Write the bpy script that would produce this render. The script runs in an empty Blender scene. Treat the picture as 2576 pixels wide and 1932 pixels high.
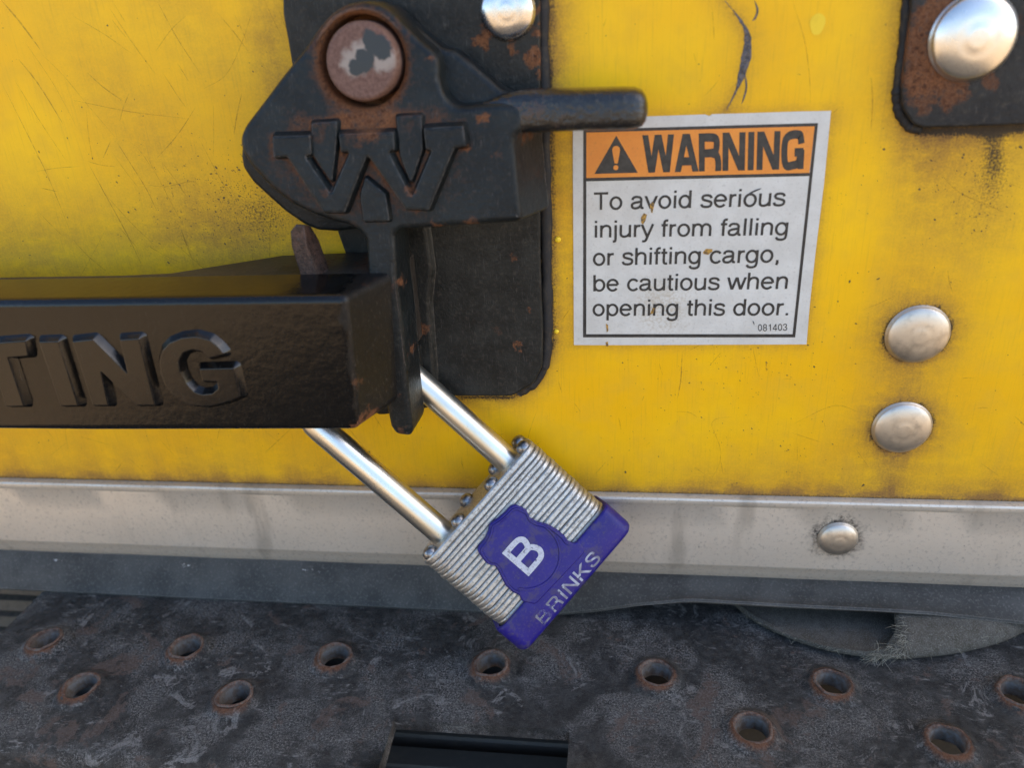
import bpy, bmesh, math, random
import numpy as np
from mathutils import Vector, Matrix

random.seed(7)
rng = np.random.default_rng(11)
S = 0.001                      # everything below is laid out in millimetres
scene = bpy.context.scene
col = scene.collection

# ---------------------------------------------------------------- camera
# door face = plane y 0, x to the right, z up; the camera stands 225 mm in front of it
RT = np.array([0.9911628, 0.12209578, -0.05185489])
UP = np.array([-0.00510878, 0.425757, 0.90482312])
FW = np.array([-0.13255267, 0.8965621, -0.42261826])
CAM = np.array([0.0, -225.0, 0.0])
FPX, PW, PH = 1935.0, 2576.0, 1932.0
cd = bpy.data.cameras.new('camera')
cam = bpy.data.objects.new('camera', cd)
col.objects.link(cam)
cd.sensor_width = 36.0
cd.lens = 36.0 * FPX / PW
cd.clip_start = 0.005
cd.clip_end = 2000.0
m = Matrix.Identity(4)
for r in range(3):
    m[r][0], m[r][1], m[r][2], m[r][3] = RT[r], UP[r], -FW[r], CAM[r] * S
cam.matrix_world = m
cd.dof.use_dof = True
cd.dof.focus_distance = 0.242
cd.dof.aperture_fstop = 9.0
scene.camera = cam

# ---------------------------------------------------------------- sky, sun, exposure
SUN_EL, SUN_AZ = math.radians(42), math.radians(83)      # azimuth from +Y towards +X: just behind the door plane
world = bpy.data.worlds.new('World')
scene.world = world
world.use_nodes = True
wn = world.node_tree
bg = wn.nodes['Background']
sky = wn.nodes.new('ShaderNodeTexSky')
sky.sky_type = 'NISHITA'
sky.sun_disc = False
sky.sun_elevation = SUN_EL
sky.sun_rotation = SUN_AZ
sky.air_density = 1.0
sky.dust_density = 1.4
sky.ozone_density = 1.8
wn.links.new(sky.outputs[0], bg.inputs[0])
bg.inputs[1].default_value = 0.135
sl = bpy.data.lights.new('sun', 'SUN')
sl.energy = 5.0
sl.angle = math.radians(0.53)
sl.color = (1.0, 0.91, 0.78)
sun = bpy.data.objects.new('sun', sl)
col.objects.link(sun)
sv = Vector((math.sin(SUN_AZ) * math.cos(SUN_EL), math.cos(SUN_AZ) * math.cos(SUN_EL), math.sin(SUN_EL)))
sun.rotation_euler = sv.to_track_quat('Z', 'Y').to_euler()
sun.location = (1.5, 0.4, 1.5)
vs = scene.view_settings
vs.view_transform = 'Standard'
vs.look = 'None'
vs.gamma = 1.0
vs.use_curve_mapping = False
vs.exposure = 1.65


# ---------------------------------------------------------------- measuring helpers
def at(px, py, d=None, z=None):
    """point in mm for a measured image position, on the plane d mm in front of the door (or at height z)"""
    v = FW + RT * (px - PW / 2) / FPX - UP * (py - PH / 2) / FPX
    t = (225.0 - d) / v[1] if d is not None else z / v[2]
    return CAM + v * t

def crop(ox, oy, s):
    return lambda pts: [(ox + s * p[0], oy + s * p[1]) for p in pts]

CA = crop(560, 0, .37363); CB = crop(560, 480, .39783); CC = crop(0, 560, .45208)
CL = crop(1020, 1040, .38581); CK = crop(1400, 240, .39785); CR = crop(1700, 0, .39602)
CP4 = crop(1600, 1400, .44123); CH = crop(1040, 0, .36173); CG = crop(0, 780, .29837)
CT = crop(700, 540, .33755); CY = crop(0, 0, .42199); CQ = crop(1700, 700, .42197)
CV = crop(2200, 0, .21697); CW = crop(0, 0, 1.16456)

def xz(pts, d):
    return [(at(p[0], p[1], d=d)[0], at(p[0], p[1], d=d)[2]) for p in pts]

# ---------------------------------------------------------------- mesh helpers
class MB:
    def __init__(self):
        self.v, self.f = [], []
    def add(self, v, f):
        o = len(self.v)
        self.v += [tuple(float(c) for c in p) for p in v]
        self.f += [tuple(i + o for i in q) for q in f]
        return self
    def loft(self, rings, closed=True):
        n = len(rings[0]); v = [p for r in rings for p in r]; f = []
        for k in range(len(rings) - 1):
            for i in range(n if closed else n - 1):
                j = (i + 1) % n
                f.append((k * n + i, k * n + j, (k + 1) * n + j, (k + 1) * n + i))
        return self.add(v, f)
    def fill(self, loops):
        """flat cap over 3D loops (first outer, rest holes)"""
        bm = bmesh.new(); es = []
        for lp in loops:
            vs_ = [bm.verts.new(p) for p in lp]
            for i in range(len(vs_)):
                es.append(bm.edges.new((vs_[i], vs_[(i + 1) % len(vs_)])))
        bmesh.ops.triangle_fill(bm, use_beauty=True, use_dissolve=False, edges=es)
        bm.verts.index_update()
        self.add([v.co[:] for v in bm.verts], [[v.index for v in f.verts] for f in bm.faces])
        bm.free()
        return self
    def tube(self, path, rad, n=12, cap=True, flat=None):
        path = [Vector(p) for p in path]
        rings = []
        nrm = None
        for i, p in enumerate(path):
            t = (path[min(i + 1, len(path) - 1)] - path[max(i - 1, 0)]).normalized()
            if nrm is None:
                a = Vector((0, 0, 1)) if abs(t.z) < .9 else Vector((1, 0, 0))
                nrm = t.cross(a).normalized()
            nrm = (nrm - t * nrm.dot(t)).normalized()
            b = t.cross(nrm)
            r = rad[i] if hasattr(rad, '__len__') else rad
            rings.append([p + (nrm * math.cos(2 * math.pi * k / n) + b * math.sin(2 * math.pi * k / n)) * r for k in range(n)])
        self.loft(rings)
        if cap:
            self.add(rings[0], [tuple(range(n))]); self.add(rings[-1], [tuple(range(n))])
        return self
    def lathe(self, prof, c, axis='y', n=40):
        """prof: (radius, height) pairs; axis y = towards the camera, z = up"""
        rings = []
        for r, h in prof:
            ring = []
            for k in range(n):
                a = 2 * math.pi * k / n
                if axis == 'y':
                    ring.append((c[0] + r * math.cos(a), c[1] - h, c[2] + r * math.sin(a)))
                else:
                    ring.append((c[0] + r * math.cos(a), c[1] + r * math.sin(a), c[2] + h))
            rings.append(ring)
        return self.loft(rings)
    def box(self, a, b):
        (x0, y0, z0), (x1, y1, z1) = a, b
        v = [(x0, y0, z0), (x1, y0, z0), (x1, y1, z0), (x0, y1, z0), (x0, y0, z1), (x1, y0, z1), (x1, y1, z1), (x0, y1, z1)]
        return self.add(v, [(0, 3, 2, 1), (4, 5, 6, 7), (0, 1, 5, 4), (1, 2, 6, 5), (2, 3, 7, 6), (3, 0, 4, 7)])
    def mesh(self, name, base=(0, 0, 0), angle=35, merge=1e-4):
        bm = bmesh.new()
        vs_ = [bm.verts.new(((p[0] - base[0]) * S, (p[1] - base[1]) * S, (p[2] - base[2]) * S)) for p in self.v]
        for q in self.f:
            if len(set(q)) > 2:
                try:
                    bm.faces.new([vs_[i] for i in q])
                except ValueError:
                    pass
        if merge:
            bmesh.ops.remove_doubles(bm, verts=bm.verts, dist=merge * S)
        bmesh.ops.recalc_face_normals(bm, faces=bm.faces)
        me = bpy.data.meshes.new(name)
        bm.to_mesh(me); bm.free()
        if angle:
            me.polygons.foreach_set('use_smooth', [True] * len(me.polygons))
            me.set_sharp_from_angle(angle=math.radians(angle))
        return me

def link(name, me, mat, parent=None, kind=None):
    o = bpy.data.objects.new(name, me)
    col.objects.link(o)
    if mat and not len(me.materials):
        me.materials.append(mat)
    if parent:
        o.parent = parent
    if kind:
        o['kind'] = kind
    return o

BASE = {}
def thing(name, label, cat, base, group=None):
    o = bpy.data.objects.new(name, None)
    o.empty_display_size = 0.01
    o.location = tuple(c * S for c in base)
    o['label'] = label; o['category'] = cat
    if group:
        o['group'] = group
    col.objects.link(o)
    BASE[o.name] = tuple(base)
    return o

def part(name, mb, mat, parent, angle=35, merge=1e-4, kind=None, label=None):
    r = parent
    while r.parent:
        r = r.parent
    o = link(name, mb.mesh(name, BASE[r.name], angle, merge), mat, parent, kind)
    if label:
        o['label'] = label
    return o

def fillet(pts, r, seg=5):
    """round the corners of a closed 2D outline; r one number or one per vertex"""
    out = []; n = len(pts)
    for i in range(n):
        p = np.array(pts[i][:2], float); a = np.array(pts[i - 1][:2], float); b = np.array(pts[(i + 1) % n][:2], float)
        ri = r[i] if hasattr(r, '__len__') else r
        u = a - p; w = b - p
        lu, lw = np.linalg.norm(u), np.linalg.norm(w)
        if ri <= 0 or lu < 1e-6 or lw < 1e-6:
            out.append(tuple(p)); continue
        u /= lu; w /= lw
        c = np.clip(u @ w, -1, 1); ang = math.acos(c)
        if ang > 3.05:
            out.append(tuple(p)); continue
        t = min(ri / math.tan(ang / 2), lu * .48, lw * .48)
        p0 = p + u * t; p1 = p + w * t
        for k in range(seg + 1):
            s = k / seg
            out.append(tuple((1 - s) ** 2 * p0 + 2 * s * (1 - s) * p + s * s * p1))
    return out

def area(p):
    return .5 * sum(p[i - 1][0] * p[i][1] - p[i][0] * p[i - 1][1] for i in range(len(p)))

def inset(pts, b):
    """offset a closed outline inwards by b (negative = outwards)"""
    sgn = 1 if area(pts) > 0 else -1
    out = []; n = len(pts)
    for i in range(n):
        p = np.array(pts[i]); a = np.array(pts[i - 1]); c = np.array(pts[(i + 1) % n])
        e0 = p - a; e1 = c - p
        l0, l1 = np.linalg.norm(e0), np.linalg.norm(e1)
        e0 = e0 / l0 if l0 > 1e-9 else e1 / max(l1, 1e-9); e1 = e1 / l1 if l1 > 1e-9 else e0
        n0 = np.array([-e0[1], e0[0]]) * sgn; n1 = np.array([-e1[1], e1[0]]) * sgn
        k = 1 + n0 @ n1
        out.append(tuple(p + (n0 + n1) / max(k, .35) * b))
    return out

def inside(X, Z, poly):
    r = np.zeros(X.shape, bool); n = len(poly)
    for i in range(n):
        (x0, z0), (x1, z1) = poly[i - 1], poly[i]
        c = ((z0 > Z) != (z1 > Z)) & (X < (x1 - x0) * (Z - z0) / (z1 - z0 + 1e-12) + x0)
        r ^= c
    return r

def fill_dense(mb, outer, holes, d, step):
    """flat cap made of small cells, so that stains can be stored on its points"""
    o_ = np.array(outer)
    gx = np.arange(o_[:, 0].min() + step * .5, o_[:, 0].max(), step); gz = np.arange(o_[:, 1].min() + step * .5, o_[:, 1].max(), step)
    X, Z = np.meshgrid(gx, gz)
    ok = inside(X, Z, inset(outer, step * .5))
    for h in holes:
        hc = np.mean(h, 0); hr = np.hypot(*(np.array(h[0]) - hc))
        ok &= np.hypot(X - hc[0], Z - hc[1]) > hr + step * .5
    cells = ok[:-1, :-1] & ok[1:, :-1] & ok[:-1, 1:] & ok[1:, 1:]
    bm = bmesh.new(); vv = {}
    def V(i, j):
        if (i, j) not in vv: vv[(i, j)] = bm.verts.new((gx[i], -d, gz[j]))
        return vv[(i, j)]
    for j, i in zip(*np.nonzero(cells)):
        bm.faces.new((V(i, j), V(i + 1, j), V(i + 1, j + 1), V(i, j + 1)))
    es = [e for e in bm.edges if len(e.link_faces) == 1]
    for lp in [outer] + list(holes):
        q_ = [bm.verts.new((p[0], -d, p[1])) for p in lp]
        for i in range(len(q_)): es.append(bm.edges.new((q_[i - 1], q_[i])))
    bmesh.ops.triangle_fill(bm, use_beauty=True, use_dissolve=False, edges=es)
    bm.verts.index_update()
    mb.add([v.co[:] for v in bm.verts], [[v.index for v in f.verts] for f in bm.faces])
    bm.free()

def slab(mb, out2, d0, d1, bev=.6, draft=0., back=None, holes=(), seg=3, back_cap=True, dense=0.):
    """thick plate between d0 (back) and d1 (front), front edge rounded; outlines are (x, z)"""
    P = lambda o, d: [(p[0], -d, p[1]) for p in o]
    bk = back if back is not None else (inset(out2, -draft) if draft else out2)
    rings = [P(bk, d0), P(out2, d1 - bev)]
    for k in range(1, seg + 1):
        a = math.pi / 2 * k / seg
        rings.append(P(inset(out2, bev * (1 - math.cos(a))), d1 - bev + bev * math.sin(a)))
    rings.append(P(inset(out2, bev + .12), d1))
    mb.loft(rings)
    caps = [rings[-1]]
    for (cx, cz, r, depth, ch) in holes:
        n = 48
        ring = lambda rr, d: [(cx + rr * math.cos(2 * math.pi * k / n), -d, cz + rr * math.sin(2 * math.pi * k / n)) for k in range(n)]
        hr = [ring(r + ch + .12, d1), ring(r + ch, d1), ring(r + ch * .3, d1 - ch * .3), ring(r, d1 - ch), ring(r, d1 - depth)]
        mb.loft(hr); caps.append(hr[0]); mb.fill([hr[-1]])
    if dense:
        fill_dense(mb, [(p[0], p[2]) for p in caps[0]], [[(p[0], p[2]) for p in h] for h in caps[1:]], d1, dense)
    else:
        mb.fill(caps)
    if back_cap:
        mb.fill([rings[0]])
    return mb

# ---------------------------------------------------------------- material helpers
class M:
    def __init__(self, name):
        self.m = bpy.data.materials.new(name); self.m.use_nodes = True
        self.t = self.m.node_tree; self.L = self.t.links
        self.b = self.t.nodes['Principled BSDF']
        tc = self.n('ShaderNodeTexCoord')
        self.co = self.vm('SCALE', tc.outputs['Object'], sc=1000.0)
    def n(self, t): return self.t.nodes.new(t)
    def put(self, sock, v):
        if isinstance(v, bpy.types.NodeSocket): self.L.new(v, sock)
        elif isinstance(v, (tuple, list)) and len(v) == 3 and sock.type == 'RGBA': sock.default_value = (*v, 1)
        else: sock.default_value = v
    def vm(self, op, a, b=None, sc=None):
        k = self.n('ShaderNodeVectorMath'); k.operation = op; self.put(k.inputs[0], a)
        if b is not None: self.put(k.inputs[1], b)
        if sc is not None: self.put(k.inputs['Scale'], sc)
        return k.outputs['Value'] if op in ('DISTANCE', 'LENGTH', 'DOT_PRODUCT') else k.outputs['Vector']
    def ma(self, op, a, b=None, c=None, clamp=False):
        k = self.n('ShaderNodeMath'); k.operation = op; k.use_clamp = clamp
        self.put(k.inputs[0], a)
        if b is not None: self.put(k.inputs[1], b)
        if c is not None: self.put(k.inputs[2], c)
        return k.outputs[0]
    def noise(self, sc, det=4, rough=.55, co=None, dist=0., out='Fac'):
        k = self.n('ShaderNodeTexNoise'); self.put(k.inputs['Vector'], co if co is not None else self.co)
        k.inputs['Scale'].default_value = sc; k.inputs['Detail'].default_value = det
        k.inputs['Roughness'].default_value = rough; k.inputs['Distortion'].default_value = dist
        return k.outputs[out]
    def voro(self, sc, co=None, feat='F1', rnd=1.):
        k = self.n('ShaderNodeTexVoronoi'); k.feature = feat
        self.put(k.inputs['Vector'], co if co is not None else self.co); k.inputs['Scale'].default_value = sc
        k.inputs['Randomness'].default_value = rnd
        return k.outputs['Distance']
    def mapv(self, rot=(0, 0, 0), sc=(1, 1, 1), co=None):
        k = self.n('ShaderNodeMapping'); self.put(k.inputs['Vector'], co if co is not None else self.co)
        k.inputs['Rotation'].default_value = rot; k.inputs['Scale'].default_value = sc
        return k.outputs[0]
    def rng(self, v, a, b, lo=0., hi=1., smooth=True):
        k = self.n('ShaderNodeMapRange'); k.interpolation_type = 'SMOOTHSTEP' if smooth else 'LINEAR'
        self.put(k.inputs['Value'], v)
        for nm, x in (('From Min', a), ('From Max', b), ('To Min', lo), ('To Max', hi)): self.put(k.inputs[nm], x)
        return k.outputs[0]
    def mix(self, f, a, b, mode='MIX'):
        k = self.n('ShaderNodeMix'); k.data_type = 'RGBA'; k.blend_type = mode
        self.put(k.inputs[0], f); self.put(k.inputs[6], a); self.put(k.inputs[7], b)
        return k.outputs[2]
    def fmix(self, f, a, b):
        k = self.n('ShaderNodeMix'); k.data_type = 'FLOAT'
        self.put(k.inputs[0], f); self.put(k.inputs[2], a); self.put(k.inputs[3], b)
        return k.outputs[0]
    def attr(self, nm):
        k = self.n('ShaderNodeAttribute'); k.attribute_name = nm
        return k.outputs['Fac']
    def blob(self, c, base, r0, r1, sc=(1, .3, 1)):
        """1 inside r0 mm of a spot on the object, 0 beyond r1"""
        if not hasattr(self, 'wco'):
            w = self.vm('SUBTRACT', self.noise(.28, 4, .65, out='Color'), (.5, .5, .5))
            self.wco = self.vm('ADD', self.co, self.vm('SCALE', w, sc=9.0))
        k = self.vm('SUBTRACT', self.wco, (c[0] - base[0], c[1] - base[1], c[2] - base[2]))
        k = self.vm('MULTIPLY', k, sc)
        return self.rng(self.vm('LENGTH', k), r0, r1, 1., 0.)
    def edge(self, r=.5, lo=.02, hi=.2):
        """worn convex edges: where a rounded normal leaves the true one"""
        bv = self.n('ShaderNodeBevel'); bv.samples = 4; bv.inputs['Radius'].default_value = r * S
        g = self.n('ShaderNodeNewGeometry')
        d = self.vm('DOT_PRODUCT', bv.outputs[0], g.outputs['Normal'])
        return self.rng(self.ma('SUBTRACT', 1., d), lo, hi)
    def bump(self, h, strength=.3, dist=.1, normal=None):
        k = self.n('ShaderNodeBump'); k.inputs['Strength'].default_value = strength
        k.inputs['Distance'].default_value = dist * S; self.put(k.inputs['Height'], h)
        if normal is not None: self.put(k.inputs['Normal'], normal)
        return k.outputs[0]
    def rndco(self):
        oi = self.n('ShaderNodeObjectInfo')
        o = self.vm('SCALE', (37., 91., 53.), sc=oi.outputs['Random'])
        self.co = self.vm('ADD', self.co, o)
    def out(self, col_, rough, metal=0., normal=None, spec=None, coat=None, coat_rough=.1, alpha=None):
        b = self.b
        self.put(b.inputs['Base Color'], col_); self.put(b.inputs['Roughness'], rough); self.put(b.inputs['Metallic'], metal)
        if normal is not None: self.put(b.inputs['Normal'], normal)
        if spec is not None: self.put(b.inputs['Specular IOR Level'], spec)
        if coat is not None:
            self.put(b.inputs['Coat Weight'], coat); b.inputs['Coat Roughness'].default_value = coat_rough
            if normal is not None: self.put(b.inputs['Coat Normal'], normal)
        if alpha is not None: self.put(b.inputs['Alpha'], alpha)
        return self.m

# thing bases (mm)
B_DOOR = (0., 0., -184.)
B_LATCH = (-60., -4., -110.)
B_BAR = (-120., -36., -102.)
B_STEP = (0., -40., -198.)
B_LOCKC = (-44.3, -19.5, -137.4)
B_BRKT = (92., 0., -20.)

RUST_D, RUST_M, RUST_L = (.040, .017, .010), (.105, .042, .019), (.235, .095, .036)

def yellow_paint():
    q = M('yellow_paint')
    gr, so = q.attr('grime'), q.attr('soot')
    big = q.noise(.02, 3); mid = q.noise(.11, 5, .6); fine = q.noise(1.6, 4, .65); spk = q.noise(2.6, 2, .5)
    c = q.mix(q.rng(big, .3, .7), (.88, .465, .003), (.93, .54, .005))
    c = q.mix(q.ma('MULTIPLY', q.rng(mid, .42, .72), .45), c, (.74, .42, .02))
    # rubbed directional haze
    st = q.noise(.5, 5, .7, co=q.mapv(rot=(0, math.radians(35), 0), sc=(3.2, 1, .12)))
    c = q.mix(q.ma('MULTIPLY', q.rng(st, .5, .78), .5), c, (.55, .32, .02))
    st2 = q.noise(.5, 5, .7, co=q.mapv(rot=(0, math.radians(-70), 0), sc=(4., 1, .1)))
    c = q.mix(q.ma('MULTIPLY', q.rng(st2, .58, .75), .35), c, (.5, .29, .025))
    # grime washed over the paint
    drip = q.noise(.35, 6, .7, co=q.mapv(sc=(1.6, 1, .16)))
    g = q.ma('MULTIPLY', gr, q.ma('MULTIPLY', q.rng(q.noise(.22, 6, .72, co=q.mapv(sc=(.55, 1, 1))), .22, .62, .4, 1.1), q.rng(drip, .35, .6, .9, 1.06)))
    c = q.mix(q.ma('MULTIPLY', g, .8, clamp=True), c, (.30, .155, .035))
    g2 = q.ma('MULTIPLY', g, q.rng(fine, .35, .65))
    c = q.mix(q.ma('MULTIPLY', g2, .45, clamp=True), c, (.12, .07, .03))
    # soot: broken into fine dots
    s = q.rng(q.ma('ADD', q.ma('MULTIPLY', so, 1.15), q.ma('MULTIPLY', q.ma('SUBTRACT', fine, .5), 1.5)), .35, .95)
    c = q.mix(q.ma('MULTIPLY', s, .93), c, (.022, .019, .016))
    # pepper specks everywhere
    p = q.rng(spk, .70, .76)
    p = q.ma('MULTIPLY', p, q.rng(q.noise(.05, 3), .35, .65, .15, .9))
    c = q.mix(p, c, (.14, .085, .02))
    r = q.ma('ADD', q.rng(mid, .2, .8, .30, .46), q.ma('MULTIPLY', g, .25))
    h = q.ma('ADD', q.ma('MULTIPLY', q.noise(.35, 3), 1.), q.ma('MULTIPLY', q.ma('ADD', st, fine), .12))
    return q.out(c, r, 0., q.bump(h, .10, .25), spec=.27)

def black_paint(name, base, dull=.5, rust=(), gloss=.28, edge_r=.55, tint=(.014, .016, .018), light=(.05, .055, .055),
                rust_all=.0, bumpy=.3, bscale=.55, edge_col=(.16, .12, .10), edge_amt=.75, film=.35, spec=.26, coat=0., stain=False, scr=.25, worn=None):
    """weathered black enamel over cast steel; rust = list of (centre, r0, r1, strength)"""
    q = M(name)
    n1 = q.noise(.12, 5, .6); n2 = q.noise(.7, 6, .68); n3 = q.noise(3.2, 4, .65)
    c = q.mix(q.ma('MULTIPLY', q.rng(n1, .3, .72), dull), tint, light)
    c = q.mix(q.ma('MULTIPLY', q.rng(n2, .5, .75), film), c, (.075, .062, .048))
    e = q.ma('MULTIPLY', q.edge(edge_r, .006, .12), q.rng(n2, .34, .62))
    c = q.mix(q.ma('MULTIPLY', e, edge_amt), c, edge_col)
    acc = None
    for (ctr, r0, r1, k) in rust:
        b = q.ma('MULTIPLY', q.blob(ctr, base, r0, r1), k)
        acc = b if acc is None else q.ma('MAXIMUM', acc, b)
    if rust_all:
        b = q.ma('MULTIPLY', q.rng(q.noise(.09, 5, .65), .50, .66), rust_all)
        acc = b if acc is None else q.ma('MAXIMUM', acc, b)
    if stain:
        sa = q.attr('stain'); acc = sa if acc is None else q.ma('MAXIMUM', acc, sa)
    rr = gloss
    if acc is not None:
        a2 = q.rng(q.ma('ADD', acc, q.ma('MULTIPLY', q.ma('SUBTRACT', n2, .5), 1.3)), .3, .85)
        rc = q.mix(q.rng(n3, .35, .65), RUST_M, RUST_L)
        rc = q.mix(q.rng(n2, .45, .7), rc, RUST_D)
        c = q.mix(a2, c, rc)
        rr = q.fmix(a2, gloss, .85)
    for rot_, k_ in ((20, 1.), (-55, .8)):
        s_ = q.noise(1., 4, .65, co=q.mapv(rot=(0, math.radians(rot_), 0), sc=(3.5, 1, .22)))
        c = q.mix(q.ma('MULTIPLY', q.rng(s_, .63, .70), scr * k_), c, (.22, .20, .18))
    sc = q.rng(n3, .67, .72)
    c = q.mix(q.ma('MULTIPLY', sc, .5), c, (.2, .18, .16))
    if worn is not None:
        sx = q.n('ShaderNodeSeparateXYZ'); q.put(sx.inputs[0], q.co)
        wm = q.rng(q.ma('ADD', sx.outputs['X'], q.ma('MULTIPLY', q.ma('SUBTRACT', n1, .5), 10.)), worn[0] - base[0], worn[1] - base[0])
        rr = q.fmix(wm, rr, .48)
        c = q.mix(q.ma('MULTIPLY', wm, q.rng(q.noise(1.2, 5, .7, co=q.mapv(sc=(2.2, 1, .5))), .56, .68, 0, .45)), c, (.09, .07, .055))
        coat = q.ma('MULTIPLY', coat, q.ma('SUBTRACT', 1., wm))
    rough = q.ma('ADD', rr, q.ma('MULTIPLY', q.ma('SUBTRACT', n2, .5), .22))
    h = q.ma('ADD', q.noise(bscale, 4, .55), q.ma('MULTIPLY', n3, .12))
    return q.out(c, rough, 0., q.bump(h, bumpy, .9), spec=spec, coat=coat, coat_rough=.16)

def brushed(name, tint=(.62, .60, .565), rough=.34, dirt=.4, sc=(.5, 1, .5), bump=.12, rnd=True):
    q = M(name)
    if rnd: q.rndco()
    n1 = q.noise(.25, 5, .6); n2 = q.noise(2.2, 4, .6, co=q.mapv(sc=sc)); n3 = q.noise(5., 3, .6)
    c = q.mix(q.ma('MULTIPLY', q.rng(n1, .45, .75), dirt), tint, tuple(t * .42 for t in tint))
    c = q.mix(q.ma('MULTIPLY', q.rng(n3, .64, .72), .5), c, (.09, .075, .06))
    r = q.ma('ADD', rough, q.ma('MULTIPLY', q.ma('SUBTRACT', n2, .45), .25))
    return q.out(c, r, 1., q.bump(q.ma('ADD', q.ma('MULTIPLY', n2, .3), q.ma('MULTIPLY', n1, 1.6)), bump * 1.6, .12))

def rusty(name, a=RUST_M, b=RUST_D, hi=RUST_L, rough=.85, bump=.6):
    q = M(name)
    n1 = q.noise(.35, 5, .65); n2 = q.noise(1.8, 5, .7)
    c = q.mix(q.rng(n1, .35, .62), a, b)
    c = q.mix(q.ma('MULTIPLY', q.rng(n2, .52, .7), .8), c, hi)
    c = q.mix(q.ma('MULTIPLY', q.rng(q.noise(.6, 3), .6, .7), .7), c, (.05, .05, .055))
    return q.out(c, q.rng(n2, .3, .7, rough - .3, rough), 0., q.bump(q.ma('ADD', n2, n1), bump, .3), spec=.3)

def simple(name, c, rough, dirt=(.1, .08, .06), amt=.35, nsc=.3, bump=.12, bsc=1.2, spec=.4, fine=.25):
    q = M(name)
    n1 = q.noise(nsc, 5, .62); n2 = q.noise(bsc * 2.2, 4, .6)
    cc = q.mix(q.ma('MULTIPLY', q.rng(n1, .45, .75), amt), c, dirt)
    cc = q.mix(q.ma('MULTIPLY', q.rng(n2, .6, .74), fine), cc, dirt)
    return q.out(cc, q.rng(n1, .2, .8, rough - .06, rough + .12), 0., q.bump(q.noise(bsc, 4, .6), bump, .2), spec=spec)
#==PART2==

# ================================================================ SETTING
# ---- ground far below, in front of the truck
def gravel():
    q = M('sunlit_gravel')
    n1 = q.noise(.0025, 5, .6); n2 = q.noise(.03, 5, .7); n3 = q.voro(.06)
    c = q.mix(q.rng(n1, .3, .7), (.38, .255, .14), (.46, .325, .19))
    c = q.mix(q.ma('MULTIPLY', q.rng(n2, .4, .7), .6), c, (.20, .135, .075))
    # dark patch added close to the truck to dim the bar's reflection, tan gravel beyond
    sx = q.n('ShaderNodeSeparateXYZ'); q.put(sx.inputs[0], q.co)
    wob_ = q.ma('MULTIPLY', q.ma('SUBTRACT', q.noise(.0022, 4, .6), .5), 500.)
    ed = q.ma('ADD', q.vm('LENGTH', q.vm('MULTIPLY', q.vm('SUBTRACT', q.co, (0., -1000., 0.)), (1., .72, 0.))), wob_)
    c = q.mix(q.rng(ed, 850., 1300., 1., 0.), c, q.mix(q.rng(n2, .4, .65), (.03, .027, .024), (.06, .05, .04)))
    return q.out(c, .95, 0., q.bump(q.ma('ADD', n2, n3), .8, 8.), spec=.2)

gm = MB()
for rr in [(0, 3000), (3000, 30000), (30000, 600000)]:
    n = 48
    gm.loft([[(r_ * math.cos(2 * math.pi * k / n), r_ * math.sin(2 * math.pi * k / n), -760.) for k in range(n)] for r_ in rr])
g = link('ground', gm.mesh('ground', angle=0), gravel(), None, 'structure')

# ---- the truck door: yellow panel, aluminium bottom rail, rivets
ZR = -147.0                                       # top of the rail
rivets_door = [(88.6, -89.0, 9.2), (89.0, -120.3, 9.0)]
def corner(px, py, d=0): return at(px, py, d=d)
STK = [(-12.1, -25.0), (57.3, -24.9), (57.0, -92.2), (-12.3, -92.3)]      # sticker corners (x, z), clockwise from top left

xs = np.unique(np.concatenate([np.linspace(-1150, -330, 9), np.arange(-330, 200, 1.5), np.linspace(200, 1150, 10)]))
zs = np.unique(np.concatenate([[ZR - .6], np.arange(ZR, 70, 1.5), np.linspace(70, 1500, 10)]))
XX, ZZ = np.meshgrid(xs, zs)

def segd(X, Z, pts):
    """distance to an open polyline of (x, z)"""
    best = np.full(X.shape, 1e9)
    for (ax, az), (bx, bz) in zip(pts[:-1], pts[1:]):
        vx, vz = bx - ax, bz - az
        t = np.clip(((X - ax) * vx + (Z - az) * vz) / (vx * vx + vz * vz + 1e-9), 0, 1)
        best = np.minimum(best, np.hypot(X - ax - t * vx, Z - az - t * vz))
    return best

def gau(px, py, sx, sz, rot=0):
    p = at(px, py, d=0); dx, dz = XX - p[0], ZZ - p[2]
    c, s = math.cos(rot), math.sin(rot)
    return np.exp(-(((dx * c + dz * s) / sx) ** 2 + ((-dx * s + dz * c) / sz) ** 2))

plate_line = xz(CW([(1192, -40), (1188, 160), (1192, 500), (1196, 740)]) + CB([(2040, 1090), (1965, 1235), (1820, 1308), (1500, 1310)]), 0)
brk_line = xz(CV([(420, -200), (380, 200), (340, 700), (300, 1100), (340, 1280), (540, 1500), (1000, 1500), (1733, 1470)]), 0)
grime = np.zeros_like(XX); soot = np.zeros_like(XX)
wob = 1 + .55 * np.sin(XX * .13 + 1.7 * np.sin(XX * .041)) * np.sin(XX * .31 + 2) 
grime += 1.0 * np.exp(-np.clip(ZZ - ZR, 0, None) / (3.4 * np.clip(wob, .45, 1.6)))
grime += .55 * np.exp(-np.clip(ZZ - ZR, 0, None) / 16.) * np.clip((XX + 20) / 70., 0, 1) + .35 * np.exp(-np.clip(ZZ - ZR, 0, None) / 26.) * np.clip((-40 - XX) / 60., 0, 1)
soot += .62 * np.exp(-np.clip(ZZ - ZR, 0, None) / 1.1)
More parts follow.
